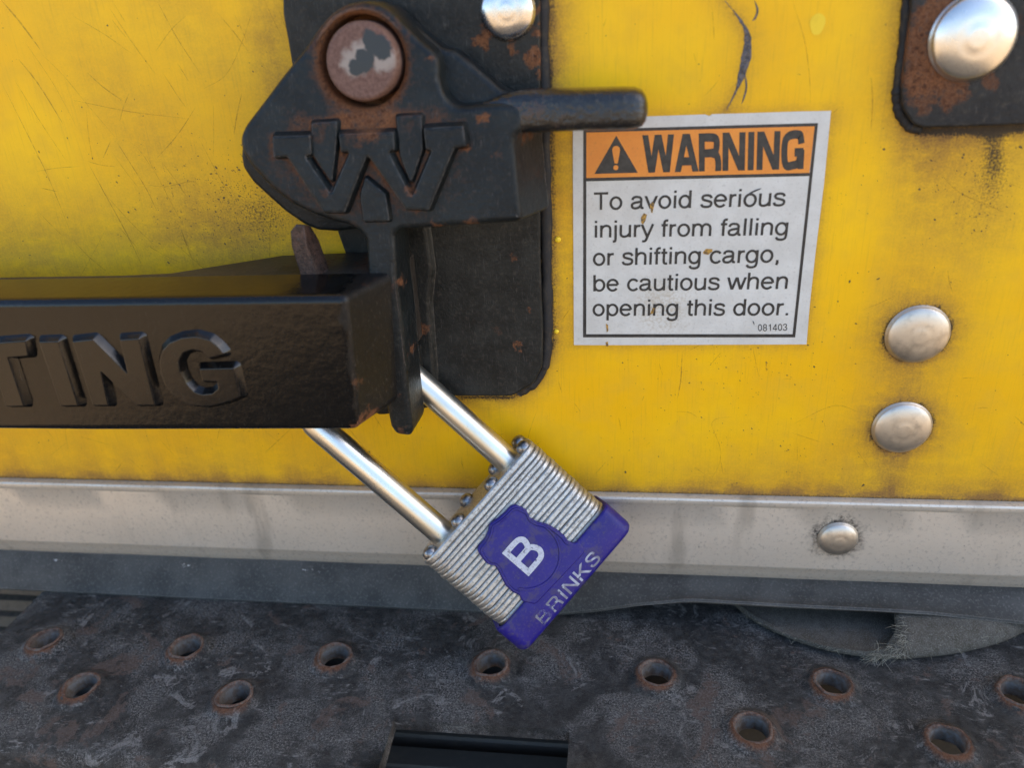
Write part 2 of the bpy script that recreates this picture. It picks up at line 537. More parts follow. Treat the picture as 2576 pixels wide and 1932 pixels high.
for rx, rz, r in rivets_door:
    dd = np.hypot(XX - rx, ZZ - rz) - r
    an = np.arctan2(ZZ - rz, XX - rx)
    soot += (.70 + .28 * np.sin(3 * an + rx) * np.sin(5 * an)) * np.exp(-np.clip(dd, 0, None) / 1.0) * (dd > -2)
    grime += .85 * np.exp(-np.clip(dd, 0, None) / 4.5)
    grime += .55 * np.exp(-((XX - rx + .5) / 4.) ** 2) * np.exp(-np.clip(rz - ZZ, 0, None) / 16.) * (ZZ < rz)
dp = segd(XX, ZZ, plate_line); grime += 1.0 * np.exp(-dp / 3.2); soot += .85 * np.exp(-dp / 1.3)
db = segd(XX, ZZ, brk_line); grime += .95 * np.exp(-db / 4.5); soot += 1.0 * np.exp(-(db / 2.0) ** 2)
ds = segd(XX, ZZ, STK + STK[:1]); grime += .55 * np.exp(-ds / 1.6)
# brown run below the corner bracket, grey smear beside it
pc = at(*CR([(1600, 900)])[0], d=0)
grime += .62 * np.exp(-((XX - pc[0]) / 9.) ** 2) * np.exp(-np.clip(pc[2] - ZZ, 0, None) / 34.) * (ZZ < pc[2] + 6)
soot += .58 * gau(*CR([(2020, 960)])[0], 3.4, 8., .35)
soot += .40 * gau(*CR([(1960, 1230)])[0], 6., 10.); grime += .5 * gau(*CR([(1960, 1300)])[0], 12., 20.)
# soot dots and browner patches round the latch on the left
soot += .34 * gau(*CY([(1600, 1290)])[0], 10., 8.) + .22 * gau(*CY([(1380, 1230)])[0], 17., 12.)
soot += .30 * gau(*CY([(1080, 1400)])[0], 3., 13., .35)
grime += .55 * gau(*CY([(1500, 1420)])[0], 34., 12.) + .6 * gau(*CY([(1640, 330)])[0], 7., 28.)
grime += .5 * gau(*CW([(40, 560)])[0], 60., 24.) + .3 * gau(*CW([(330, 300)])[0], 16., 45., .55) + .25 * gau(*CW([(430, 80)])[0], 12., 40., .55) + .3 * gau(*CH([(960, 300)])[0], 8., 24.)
# dirt pressed round the gouge
gouge_c = xz(CR([(310, 0), (400, 110), (452, 210), (452, 330), (425, 450), (385, 570), (320, 700)]), 0)
dg = segd(XX, ZZ, gouge_c); soot += .50 * np.exp(-dg / .9); grime += .6 * np.exp(-dg / 2.6)

pv = [((x - B_DOOR[0]) * S, 0., (z - B_DOOR[2]) * S) for x, z in zip(XX.ravel(), ZZ.ravel())]
nx, nz = len(xs), len(zs)
pf = [(j * nx + i, j * nx + i + 1, (j + 1) * nx + i + 1, (j + 1) * nx + i) for j in range(nz - 1) for i in range(nx - 1)]
o = len(pv)                                        # back and edges of the sheet
for (x, z) in ((xs[0], zs[0]), (xs[-1], zs[0]), (xs[-1], zs[-1]), (xs[0], zs[-1])):
    pv.append(((x - B_DOOR[0]) * S, .018, (z - B_DOOR[2]) * S))
c4 = [0, nx - 1, nx * nz - 1, nx * (nz - 1)]
pf += [(o + 3, o + 2, o + 1, o)]
for k in range(4):
    pf.append((c4[k], o + k, o + (k + 1) % 4, c4[(k + 1) % 4]))
pme = bpy.data.meshes.new('panel'); pme.from_pydata(pv, [], pf); pme.update()
for nm, arr in (('grime', grime), ('soot', soot)):
    a = pme.attributes.new(nm, 'FLOAT', 'POINT')
    a.data.foreach_set('value', np.concatenate([np.clip(arr.ravel(), 0, 1.4), np.zeros(4)]).astype(np.float32))
door = thing('truck_door', 'scratched yellow truck door with aluminium bottom rail and dome rivets', 'door', B_DOOR)
MY = yellow_paint()
panel = link('panel', pme, MY, door)

# ---- rail
q = M('dull_aluminium')
n1 = q.noise(.05, 5, .6); n2 = q.noise(.8, 5, .65); st = q.noise(.9, 4, .6, co=q.mapv(sc=(.08, 1, 2.)))
c = q.mix(q.rng(n1, .3, .7), (.68, .62, .525), (.60, .54, .45))
c = q.mix(q.ma('MULTIPLY', q.rng(n2, .52, .72), .55), c, (.30, .275, .24))
c = q.mix(q.ma('MULTIPLY', q.rng(q.noise(1.7, 3), .68, .74), .8), c, (.10, .09, .08))
stain = q.noise(.06, 4, .6, co=q.mapv(sc=(1.2, 1, .25)))
c = q.mix(q.ma('MULTIPLY', q.rng(stain, .55, .75), .55), c, (.30, .27, .22))
RIV_R = (74.3, -2.3, -161.5)
c = q.mix(q.ma('MULTIPLY', q.blob(RIV_R, B_DOOR, 6., 10.5), q.rng(n2, .3, .65)), c, (.06, .055, .05))
M_AL = q.out(c, q.ma('ADD', q.rng(n1, .3, .7, .40, .52), q.ma('MULTIPLY', n2, .12)), .55,
             q.bump(q.ma('ADD', st, q.ma('MULTIPLY', n2, .8)), .14, .15), spec=.5)
prof = [(-1.0, -146.9), (1.6, -146.9), (2.5, -147.2), (2.9, -147.8), (2.9, -148.8), (2.6, -149.6), (2.2, -150.3),
        (2.2, -160.), (2.2, -174.4), (2.1, -175.0), (1.7, -175.6), (.3, -179.), (-1.0, -182.2), (-1.6, -182.8), (-6, -183)]
rm = MB()
xr = np.concatenate([np.linspace(-1150, -330, 5), np.linspace(-300, 200, 60), np.linspace(240, 1150, 5)])
rm.loft([[(x, -(d + .06 * math.sin(x * .11 + z)), z) for d, z in prof] for x in xr], closed=False)
rail = part('bottom_rail', rm, M_AL, door, angle=30)

M_RIV = brushed('rivet_aluminium', (.62, .57, .49), .44, .5, (1, 1, 1), .1)
def rivet_mesh(r, h, name, base=(0, 0, 0)):
    pr = [(r * .98, 0), (r, .25), (r * .985, .6), (r * .95, .85)]
    for k in range(1, 10):
        a = k / 10
        rr_ = r * .95 * math.cos(a * math.pi / 2)
        pr.append((rr_, .85 + (h - .85) * math.sin(a * math.pi / 2) ** .9))
    pr = [p for p in pr if p[0] > r * .36] + [(r * .34, pr[-4][1] + (h - pr[-4][1]) * .42), (r * .26, h - .075), (r * .16, h - .03), (.001, h)]
    return MB().lathe(pr, base, 'y', 48).mesh(name, (0, 0, 0), 50)
rme = rivet_mesh(9.2, 3.1, 'rivet')
def place(name, me, mat, parent, p, root, sc=1., rot=0.):
    o_ = link(name, me, mat, parent)
    b_ = BASE[root.name]
    o_.location = tuple((p[i] - b_[i]) * S for i in range(3))
    o_.scale = (sc, sc, sc); o_.rotation_euler = (0, rot, 0)
    return o_
for i, (rx, rz, r) in enumerate(rivets_door):
    place('rivet', rme, M_RIV, door, (rx, .05, rz), door, r / 9.2, i * 2.1)
place('rivet', rivet_mesh(6.6, 3.0, 'rail_rivet'), M_RIV, door, (RIV_R[0], -2.25, RIV_R[2]), door, 1., 1.)

# ---- scratches, specks, flakes and the deep gouge in the paint
def flat(name, color, rough=.6, amt=.4):
    return simple(name, color, rough, tuple(t * .5 for t in color), amt, .8, .05)
def ribbon(mb, pts, w, d, taper=True):
    """flat mark of width w mm lying d mm above the door, along (x, z) points"""
    P = [np.array(p) for p in pts]; L_, R_ = [], []
    n = len(P)
    for i, p in enumerate(P):
        t = P[min(i + 1, n - 1)] - P[max(i - 1, 0)]; t = t / max(np.linalg.norm(t), 1e-9)
        nn = np.array([-t[1], t[0]])
        ww = (w[i] if hasattr(w, '__len__') else w) * (min(1., .15 + 3. * min(i, n - 1 - i) / max(n - 1, 1)) if taper else 1.) / 2
        L_.append((p[0] + nn[0] * ww, -d, p[1] + nn[1] * ww)); R_.append((p[0] - nn[0] * ww, -d, p[1] - nn[1] * ww))
    return mb.loft([L_, R_], closed=False)
def smooth_path(pts, n=14):
    P = np.array(pts, float); t = np.linspace(0, len(P) - 1, n); out = []
    for s in t:
        i = int(min(math.floor(s), len(P) - 2)); u = s - i
        p0, p1, p2, p3 = P[max(i - 1, 0)], P[i], P[i + 1], P[min(i + 2, len(P) - 1)]
        out.append(tuple(.5 * (2 * p1 + (p2 - p0) * u + (2 * p0 - 5 * p1 + 4 * p2 - p3) * u * u + (3 * p1 - p0 - 3 * p2 + p3) * u ** 3)))
    return out

def scratch_mat(name, color, soft):
    q = M(name)
    a = q.rng(q.noise(.5, 4, .7), .35, .62, soft * .25, soft)
    return q.out(color, .6, 0., alpha=a)
sc_d, sc_s = MB(), MB()
# strongest scratches as they lie on the photographed door (left part, then round the sticker)
for pts, w in [([(10, 0), (120, 130), (240, 292)], .8), ([(110, 350), (230, 500), (375, 735)], .7), ([(700, 850), (770, 960), (870, 1120), (935, 1255)], .55),
               ([(525, 970), (640, 1180), (760, 1400), (845, 1580)], .6), ([(20, 510), (180, 830), (290, 1060), (420, 1380)], .45),
               ([(940, 10), (1060, 230), (1205, 450)], .4), ([(1515, 20), (1450, 230), (1350, 440), (1215, 525)], .35), ([(430, 90), (620, 200), (790, 320)], .35),
               ([(1110, 90), (1020, 175), (930, 300)], .35), ([(520, 430), (620, 520), (735, 600)], .5), ([(1170, 630), (1060, 800), (935, 940)], .4),
               ([(220, 1020), (340, 1000), (480, 990)], .35), ([(800, 1090), (980, 1110), (1140, 1080), (1190, 1110)], .35), ([(865, 1450), (960, 1510), (1090, 1570)], .35),
               ([(1190, 830), (1300, 1040), (1380, 1180)], .35), ([(1080, 1370), (1110, 1450), (1140, 1530)], .9), ([(770, 555), (735, 640), (715, 720)], .4),
               ([(1440, 560), (1410, 700), (1395, 800)], .6), ([(970, 430), (1060, 570), (1110, 640)], .4), ([(250, 1120), (340, 1140)], .5), ([(660, 840), (615, 940)], .45),
               ([(430, 1420), (520, 1520), (640, 1620)], .4), ([(1270, 600), (1275, 800), (1270, 960)], .25), ([(870, 920), (960, 1090), (1090, 1340)], .3),
               ([(250, 320), (380, 450), (520, 620), (700, 830)], .28), ([(150, 250), (320, 500), (460, 760)], .25)]:
    ribbon(sc_d if w > .38 else sc_s, smooth_path(xz(CY(pts), 0)), w * .62, .03)
for pts, w in [([(355, 830), (260, 832), (213, 868), (240, 940), (268, 1030), (255, 1120), (195, 1225)], .3), ([(38, 450), (30, 600), (10, 720)], .45),
               ([(0, 795), (80, 800), (130, 830)], .3), ([(1090, 800), (940, 760), (700, 870)], .3), ([(690, 920), (870, 980)], .3), ([(540, 490), (540, 555)], .5)]:
    ribbon(sc_d if w > .38 else sc_s, smooth_path(xz(CQ(pts), 0)), w * .8, .034)
for pts, w in [([(740, 0), (820, 260), (850, 500), (855, 650)], .3), ([(1240, 480), (1250, 650), (1240, 820)], .5), ([(230, 40), (245, 250)], .3), ([(1690, 1110), (1800, 1220), (2000, 1310), (2120, 1360)], .35)]:
    ribbon(sc_s, smooth_path(xz(CR(pts), 0)), w * .8, .038)
for k in range(170):                                # fine random hairlines, mostly falling to the right
    cx, cz = rng.uniform(-230, 125), rng.uniform(-142, 12)
    a = math.radians(rng.choice([-60, -62, -66, -55, -58, -70, -48, 42, 75, -10]) + rng.normal(0, 4)) if cx < -70 else math.radians(rng.uniform(-90, 90))
    l = rng.gamma(2., 6.) if cx < -70 else rng.gamma(2., 2.6)
    b = rng.normal(0, .018) * l
    pts = [(cx - l / 2 * math.cos(a), cz - l / 2 * math.sin(a)), (cx - b * math.sin(a), cz + b * math.cos(a)), (cx + l / 2 * math.cos(a), cz + l / 2 * math.sin(a))]
    pts = [p for p in pts if p[1] > ZR + 2]
    if len(pts) == 3:
        ribbon(sc_s, smooth_path(pts, 7), rng.uniform(.14, .34), .042 + .0002 * k)
part('scratches', sc_d, scratch_mat('deep_scratch', (.40, .23, .02), .42), panel, angle=0, merge=0, kind='stuff')
part('hairline_scratches', sc_s, scratch_mat('hairline_scratch', (.50, .285, .012), .34), panel, angle=0, merge=0, kind='stuff')

sp = MB()
def speck(x, z, r, d, a=None, el=1.):
    n = 6; a = rng.uniform(0, 6.28) if a is None else a
    v = []
    for k in range(n):
        t = 2 * math.pi * k / n; rr_ = r * rng.uniform(.6, 1.2)
        u, w = rr_ * el * math.cos(t), rr_ * math.sin(t)
        v.append((x + u * math.cos(a) - w * math.sin(a), -d, z + u * math.sin(a) + w * math.cos(a)))
    sp.add(v, [tuple(range(n))])
for k in range(520):
    x, z = rng.uniform(-235, 125), rng.uniform(-144, 12)
    speck(x, z, rng.gamma(1.4, .045) + .04, .05, el=rng.uniform(1, 2.2))
pcn = [(at(*CY([c])[0], d=0), s1, s2, n_) for c, s1, s2, n_ in [((1510, 1260), 10, 8, 700), ((1400, 1190), 16, 11, 320), ((1300, 1080), 14, 9, 70), ((1250, 1330), 16, 9, 130)]]
pcn += [(at(*CR([c])[0], d=0), s1, s2, n_) for c, s1, s2, n_ in [((1930, 1200), 7, 10, 170), ((1800, 1000), 12, 9, 70), ((1250, 1200), 12, 12, 30)]]
pcn += [(at(*CQ([c])[0], d=0), s1, s2, n_) for c, s1, s2, n_ in [((350, 520), 16, 10, 130), ((700, 250), 14, 12, 60), ((350, 1000), 20, 8, 90)]]
for p, s1, s2, n_ in pcn:
    for k in range(n_):
        x, z = rng.normal(p[0], s1), rng.normal(p[2], s2)
        if z > ZR + 2:
            speck(x, z, rng.gamma(1.5, .036) + .04, .055, a=rng.normal(-.6, .3), el=rng.uniform(1, 2.4))
part('dirt_specks', sp, flat('dark_speck', (.085, .06, .025)), panel, angle=0, merge=0, kind='stuff')

gg = MB()
ribbon(gg, smooth_path(gouge_c, 30), [.5 + 1.9 * math.exp(-((i - 16) / 7.) ** 2) + .35 * math.sin(i * 1.9) * math.sin(i * .7) for i in range(30)], .06)
ribbon(gg, smooth_path(xz(CR([(500, 0), (520, 60), (505, 110), (485, 130)]), 0), 8), .5, .065)
ribbon(gg, smooth_path(xz(CR([(440, 470), (448, 560), (418, 660)]), 0), 8), .45, .07)
q = M('gouged_paint')
n1, n2 = q.noise(.9, 5, .7), q.noise(2.5, 4, .7)
c = q.mix(q.rng(n1, .35, .65), (.03, .03, .035), (.13, .12, .13)); c = q.mix(q.rng(n2, .55, .7), c, (.35, .22, .04))
M_GOUGE = q.out(c, .6, 0., q.bump(n1, .8, .5), alpha=q.rng(n1, .25, .36))
part('gouge', gg, M_GOUGE, panel, angle=0, merge=0)
M_FRESH = simple('fresh_yellow', (.86, .58, .02), .4, (.6, .38, .02), .3)
for c, r in [((900, 150), 1.9)]:
    dots = MB(); p = at(*CR([c])[0], d=0)
    v = [(p[0] + r * math.cos(t) * (1 + .1 * math.sin(3 * t)), -.06, p[2] + 1.35 * r * math.sin(t)) for t in np.linspace(0, 6.283, 20, endpoint=False)]
    dots.add(v, [tuple(range(20))]); part('paint_drop', dots, M_FRESH, panel, angle=60, merge=0)
for c, r in [((1205, 519), .95), ((1202, 718), .8), ((1190, 640), .3)]:
    p = at(*CW([c])[0], d=1)
    dots = MB().lathe([(r, 0), (r * .9, .35), (r * .5, .55), (.01, .6)], (p[0], -.2, p[2]), 'y', 12); part('paint_drop', dots, M_FRESH, panel, angle=60, merge=0)

# ---- sill behind and below the door
sm = MB(); sm.box((-1150, 16, -420), (1150, 60, -150))
sill = link('sill', sm.mesh('sill', angle=0), simple('sill_dark', (.03, .03, .03), .7), None, 'structure')
rbm = MB(); rbm.box((-700, 10, -3.0), (-215, 16.2, 3.0)); rbm = rbm.mesh('rib', angle=0)
M_RIB = simple('sill_rib', (.14, .115, .085), .65, (.06, .05, .04), .6)
for k in range(8):
    o_ = link('rib', rbm, M_RIB, sill); o_.location = (0, 0, (-201. - 9.5 * k) * S)

# ================================================================ RUBBER SEAL under the rail
def seal_bottom(x):
    X = [-1150, -260, -60, -22, -6, 8, 26, 60, 90, 106, 140, 190, 1150]
    D_ = [7.5, 7.5, 8., 8.2, 8.6, 9., 9.6, 10., 9.8, 9.4, 9., 8.5, 8]
    Z_ = [-194.8, -194.8, -195.0, -194.6, -191.4, -187.4, -183.6, -184.0, -184.4, -185.3, -188.6, -191., -194]
    return float(np.interp(x, X, D_)), float(np.interp(x, X, Z_))
q = M('grey_rubber')
n1, n2 = q.noise(.06, 5, .6), q.noise(1.2, 5, .7)
c = q.mix(q.rng(n1, .3, .7), (.034, .033, .030), (.066, .064, .058))
c = q.mix(q.ma('MULTIPLY', q.rng(n2, .5, .7), .5), c, (.16, .15, .135))
c = q.mix(q.ma('MULTIPLY', q.edge(.5, .02, .2), .5), c, (.30, .28, .24))
M_RUB = q.out(c, .62, 0., q.bump(n2, .35, .3), spec=.3)
seal = thing('weather_seal', 'grey rubber weather seal sagging below the aluminium rail', 'weather seal', (0, -6, -194))
se = MB(); rings = []
for x in np.concatenate([[-1150, -600], np.arange(-300, 202, 4.), [500, 1150]]):
    db_, zb = seal_bottom(x)
    p0 = np.array([-1.5, -181.6]); p3 = np.array([db_, zb]); lift = (zb + 195) / 12.
    w = .35 * math.sin(x * .045) + .2 * math.sin(x * .13)
    p1 = np.array([1.4 + 2.5 * lift, -184.2 + .8 * lift]); p2 = np.array([4.2 + 2.6 * lift + w, -190. + 5.5 * lift])
    crv = [(1 - t) ** 3 * p0 + 3 * t * (1 - t) ** 2 * p1 + 3 * t * t * (1 - t) * p2 + t ** 3 * p3 for t in np.linspace(0, 1, 9)]
    th = 1.5
    nn = []
    for i in range(9):
        t_ = crv[min(i + 1, 8)] - crv[max(i - 1, 0)]; t_ = t_ / np.linalg.norm(t_); nn.append(np.array([t_[1], -t_[0]]))
    back_ = [crv[i] + nn[i] * th for i in range(9)][::-1]
    tip = crv[8] + nn[8] * th * .5 + (crv[8] - crv[7]) / np.linalg.norm(crv[8] - crv[7]) * .6
    rings.append([(x, -p[0], p[1]) for p in crv + [tip] + back_])
se.loft(rings, closed=True)
part('rubber_strip', se, M_RUB, seal, angle=50)
chips = MB()
for c in [(365, 72), (1160, 103), (1905, 132)]:
    p = at(c[0] * .40687, 1380 + c[1] * .40687, d=3.2)
    for k in range(5):
        a = (p[0] + rng.normal(0, 1.2), p[1] - rng.uniform(0, .4), p[2] + rng.normal(0, .25))
        chips.add([(a[0] + rng.uniform(-.9, .9), a[1] + rng.uniform(-.2, .2), a[2] + rng.uniform(-.35, .35)) for _ in range(4)], [(0, 1, 2), (0, 2, 3), (0, 1, 3), (1, 2, 3)])
part('pale_chips', chips, simple('pale_chip', (.45, .44, .42), .8), seal, angle=0, merge=0, kind='stuff')

# ================================================================ STEP BUMPER
q = M('step_enamel')
rim = q.attr('rim')
n1, n2, n3, n4 = q.noise(.045, 5, .65), q.noise(.3, 6, .72), q.noise(1.5, 6, .78), q.noise(4., 3, .7)
c = q.mix(q.rng(n2, .35, .65), (.015, .0145, .014), (.046, .0445, .042))
grit = q.ma('ADD', q.ma('MULTIPLY', n3, .6), q.ma('MULTIPLY', n4, .4))
dust = q.ma('MULTIPLY', q.rng(grit, .47, .60), q.rng(n1, .44, .60, .10, 1.))
strk = q.noise(.32, 9, .82, co=q.mapv(rot=(0, 0, math.radians(-32)), sc=(.55, 1.5, 1)))
dust = q.ma('MAXIMUM', dust, q.ma('MULTIPLY', q.rng(strk, .53, .66), q.rng(q.noise(.05, 3), .40, .56, .1, .9)))
smu = q.ma('MULTIPLY', q.rng(q.noise(.075, 8, .78, dist=.8), .575, .625), q.rng(grit, .40, .55, .3, 1.))
dust = q.ma('MAXIMUM', dust, q.ma('MULTIPLY', smu, .8))
c = q.mix(q.ma('MULTIPLY', dust, .75), c, (.33, .315, .295))
rb = q.ma('MULTIPLY', q.rng(q.noise(.055, 6, .7, dist=.4), .57, .62), q.rng(n2, .3, .5))
c = q.mix(q.ma('MULTIPLY', rb, .75), c, q.mix(q.rng(n3, .4, .6), (.085, .052, .038), (.13, .10, .085)))
rr_ = q.rng(q.ma('ADD', rim, q.ma('MULTIPLY', q.ma('SUBTRACT', n2, .5), 1.2)), .35, .9)
c = q.mix(rr_, c, q.mix(q.rng(n3, .4, .62), RUST_M, (.17, .085, .05)))
c = q.mix(q.ma('MULTIPLY', q.rng(n4, .68, .74), .7), c, (.42, .42, .41))
rgh = q.ma('ADD', q.ma('ADD', .44, q.ma('MULTIPLY', dust, .3)), q.ma('MULTIPLY', rr_, .3))
M_STEP = q.out(c, rgh, 0., q.bump(q.ma('ADD', q.ma('ADD', n3, q.ma('MULTIPLY', n4, .4)), q.ma('MULTIPLY', strk, .6)), .8, .8), spec=.24)

step = thing('step_bumper', 'worn black steel step bumper with raised rusty drain holes', 'bumper', B_STEP)
ZP = -196.0
row1 = [(-205.4 + 54.85 * i, -34.0) for i in range(9)]
row2 = [(-178.0 + 54.85 * i, -53.6) for i in range(9) if i not in (2, 3)]
X0, X1, Y0, YF = -227., 300., 14., -75.
SLX0, SLX1, SLY = -68.3, -13.2, -57.4
pm = MB(); rimv = {}
def cell(x0, x1, y0, y1):
    nx_ = max(1, int(abs(x1 - x0) // 14)); 
    for k in range(nx_):
        a, b = x0 + (x1 - x0) * k / nx_, x0 + (x1 - x0) * (k + 1) / nx_
        pm.add([(a, y0, ZP), (b, y0, ZP), (b, y1, ZP), (a, y1, ZP)], [(0, 1, 2, 3)])
HR, HD = 5.7, 9.6
def dim_h(r):
    t = np.clip((HD - r) / (HD - HR), 0, 1); return 2.1 * t * t * (3 - 2 * t)
def patch(cx, cy, hw, n=32):
    rings = []
    for s in np.linspace(0, 1, 9):
        ring = []
        for k in range(n):
            a = 2 * math.pi * (k + .5) / n
            ca, sa = math.cos(a), math.sin(a); m_ = hw / max(abs(ca), abs(sa))
            rr2 = HR + (m_ - HR) * s
            ring.append((cx + rr2 * ca, cy + rr2 * sa, ZP + (dim_h(rr2) if s < 1 else 0.)))
            rimv[(round(cx + rr2 * ca, 3), round(cy + rr2 * sa, 3))] = float(min(.9, (.9 - .3 * math.sin(a + .4)) * math.exp(-max(rr2 - HR, 0) / (1.8 - .6 * math.sin(a)))))
        rings.append(ring)
    pm.loft(rings)
    # corners between the ring's square-ish rim and the true square
    sq = [(cx + hw, cy + hw), (cx - hw, cy + hw), (cx - hw, cy - hw), (cx + hw, cy - hw)]
    last = rings[-1]
    for ci, (qx, qy) in enumerate(sq):
        k = int(n / 8 * (2 * ci + 1)) - 1
        pm.add([last[k], (qx, qy, ZP), last[(k + 1) % n]], [(0, 1, 2)])
cell(X0, X1, -24., Y0)
x = X0
for cx, cy in row1:
    cell(x, cx - 10, -44., -24.); patch(cx, cy, 10.); x = cx + 10
cell(x, X1, -44., -24.)
x = X0; rowy0 = -63.2
for cx, cy in row2:
    a, b = x, cx - 9.6
    if a < SLX0 < b:
        cell(a, SLX0, rowy0, -44.); cell(SLX0, SLX1, SLY, -44.); cell(SLX1, b, rowy0, -44.)
    else:
        cell(a, b, rowy0, -44.)
    patch(cx, cy, 9.6); x = cx + 9.6
cell(x, X1, rowy0, -44.)
cell(X0, SLX0, YF, rowy0); cell(SLX1, X1, YF, rowy0)
# rolled front edge, front face, slot walls, left end, underside edge
for a, b in ((X0, SLX0), (SLX1, X1)):
    rg = []
    for t in np.linspace(0, math.pi / 2, 7):
        rg.append([(xx, YF - 4 * math.sin(t), ZP - 4 + 4 * math.cos(t)) for xx in np.linspace(a, b, 12)])
    rg.append([(xx, YF - 4, ZP - 60) for xx in np.linspace(a, b, 12)])
    pm.loft(rg, closed=False)
TH = 4.5
pm.add([(SLX0, SLY, ZP), (SLX1, SLY, ZP), (SLX1, SLY, ZP - TH), (SLX0, SLY, ZP - TH)], [(0, 1, 2, 3)])
for xx in (SLX0, SLX1):
    pm.add([(xx, SLY, ZP), (xx, SLY, ZP - TH), (xx, YF - 4, ZP - TH - 2), (xx, YF - 4, ZP - 4), (xx, YF, ZP)], [(0, 1, 2, 3, 4)])
pm.add([(X0, Y0, ZP), (X0, Y0, ZP - TH), (X0, YF - 4, ZP - TH), (X0, YF - 4, ZP - 4), (X0, YF, ZP)], [(0, 1, 2, 3, 4)])
tread = part('tread_plate', pm, M_STEP, step, angle=40, merge=5e-3)
at_ = tread.data.attributes.new('rim', 'FLOAT', 'POINT')
vals = [rimv.get((round(v.co.x * 1000 + B_STEP[0], 3), round(v.co.y * 1000 + B_STEP[1], 3)), 0.) for v in tread.data.vertices]
if sum(v > .2 for v in vals) < 50:
    hc = np.array(row1 + row2)
    vals = []
    for v in tread.data.vertices:
        dd = np.hypot(hc[:, 0] - v.co.x * 1000 - B_STEP[0], hc[:, 1] - v.co.y * 1000 - B_STEP[1]).min()
        vals.append(float(math.exp(-max(dd - HR, 0) / 1.7)) if dd < 12 else 0.)
at_.data.foreach_set('value', np.array(vals, np.float32))
q = M('rusty_collar')
n1, n2 = q.noise(.5, 5, .65), q.noise(2.2, 4, .65)
c = q.mix(q.rng(n1, .35, .65), (.075, .038, .025), (.13, .105, .088))
c = q.mix(q.ma('MULTIPLY', q.rng(n2, .5, .68), .5), c, (.30, .14, .07))
sepz = q.n('ShaderNodeSeparateXYZ'); q.put(sepz.inputs[0], q.co)
c = q.mix(q.rng(sepz.outputs['Z'], .3, 1.6), q.mix(q.rng(n1, .4, .6), (.17, .165, .15), (.14, .11, .085)), c)
q.rndco()
M_COL = q.out(c, .8, 0., q.bump(n2, .6, .3), spec=.3)
colm = MB().lathe([(HR + .4, 1.85), (HR + .15, 2.15), (HR - .2, 2.28), (HR - .55, 2.15), (HR - .8, 1.7), (HR - .95, 0), (HR - 1.2, -4.), (HR - 1.0, -4.2), (HR - .3, -4.0), (HR - .2, 1.)], (0, 0, 0), 'z', 36)
colm.v = [(p[0] * (1 + .028 * math.sin(3 * math.atan2(p[1], p[0]) + p[2]) + .022 * math.sin(7 * math.atan2(p[1], p[0]))), p[1] * (1 + .028 * math.sin(3 * math.atan2(p[1], p[0]) + p[2]) + .022 * math.sin(5 * math.atan2(p[1], p[0]) + 1)), p[2] + (.22 * math.sin(2 * math.atan2(p[1], p[0]) + 1) + .12 * math.sin(6 * math.atan2(p[1], p[0])) if p[2] > 1 else 0)) for p in colm.v]
colm = colm.mesh('collar', (0, 0, 0), 50)
for k, (cx, cy) in enumerate(row1[:7] + row2):
    o_ = link('collar', colm, M_COL, tread)
    o_.location = ((cx - B_STEP[0]) * S, (cy - B_STEP[1]) * S, (ZP - B_STEP[2]) * S)
    o_.rotation_euler = (rng.normal(0, .03), rng.normal(0, .03), k * 1.3); o_.scale = (1, 1, rng.uniform(.85, 1.15))

# ---- dark slatted step further below, glimpsed past the bumper's end and through its slot
low = thing('lower_step', 'dark slatted lower step glimpsed below the bumper', 'step', (-150, -40, -262))
M_LOW = simple('lower_step_steel', (.10, .092, .08), .6, (.16, .135, .11), .5)
for k in range(9):
    y = -4. - 13.5 * k
    b = MB(); 
    prof_ = [(y + 4.6, -252), (y + 4.6, -246.5), (y + 3.8, -245.5), (y - 3.8, -245.5), (y - 4.6, -246.5), (y - 4.6, -252)]
    b.loft([[(xx, a_, z_) for a_, z_ in prof_] for xx in (-420., 30.)])
    b.add([(-420., a_, z_) for a_, z_ in prof_], [tuple(range(6))]); b.add([(30., a_, z_) for a_, z_ in prof_], [tuple(range(6))])
    part('slat', b, M_LOW, low, angle=30)
b = MB(); b.box((-420, -130, -268), (30, 14, -258)); part('support_tray', b, M_LOW, low, angle=0)
#==PART3==

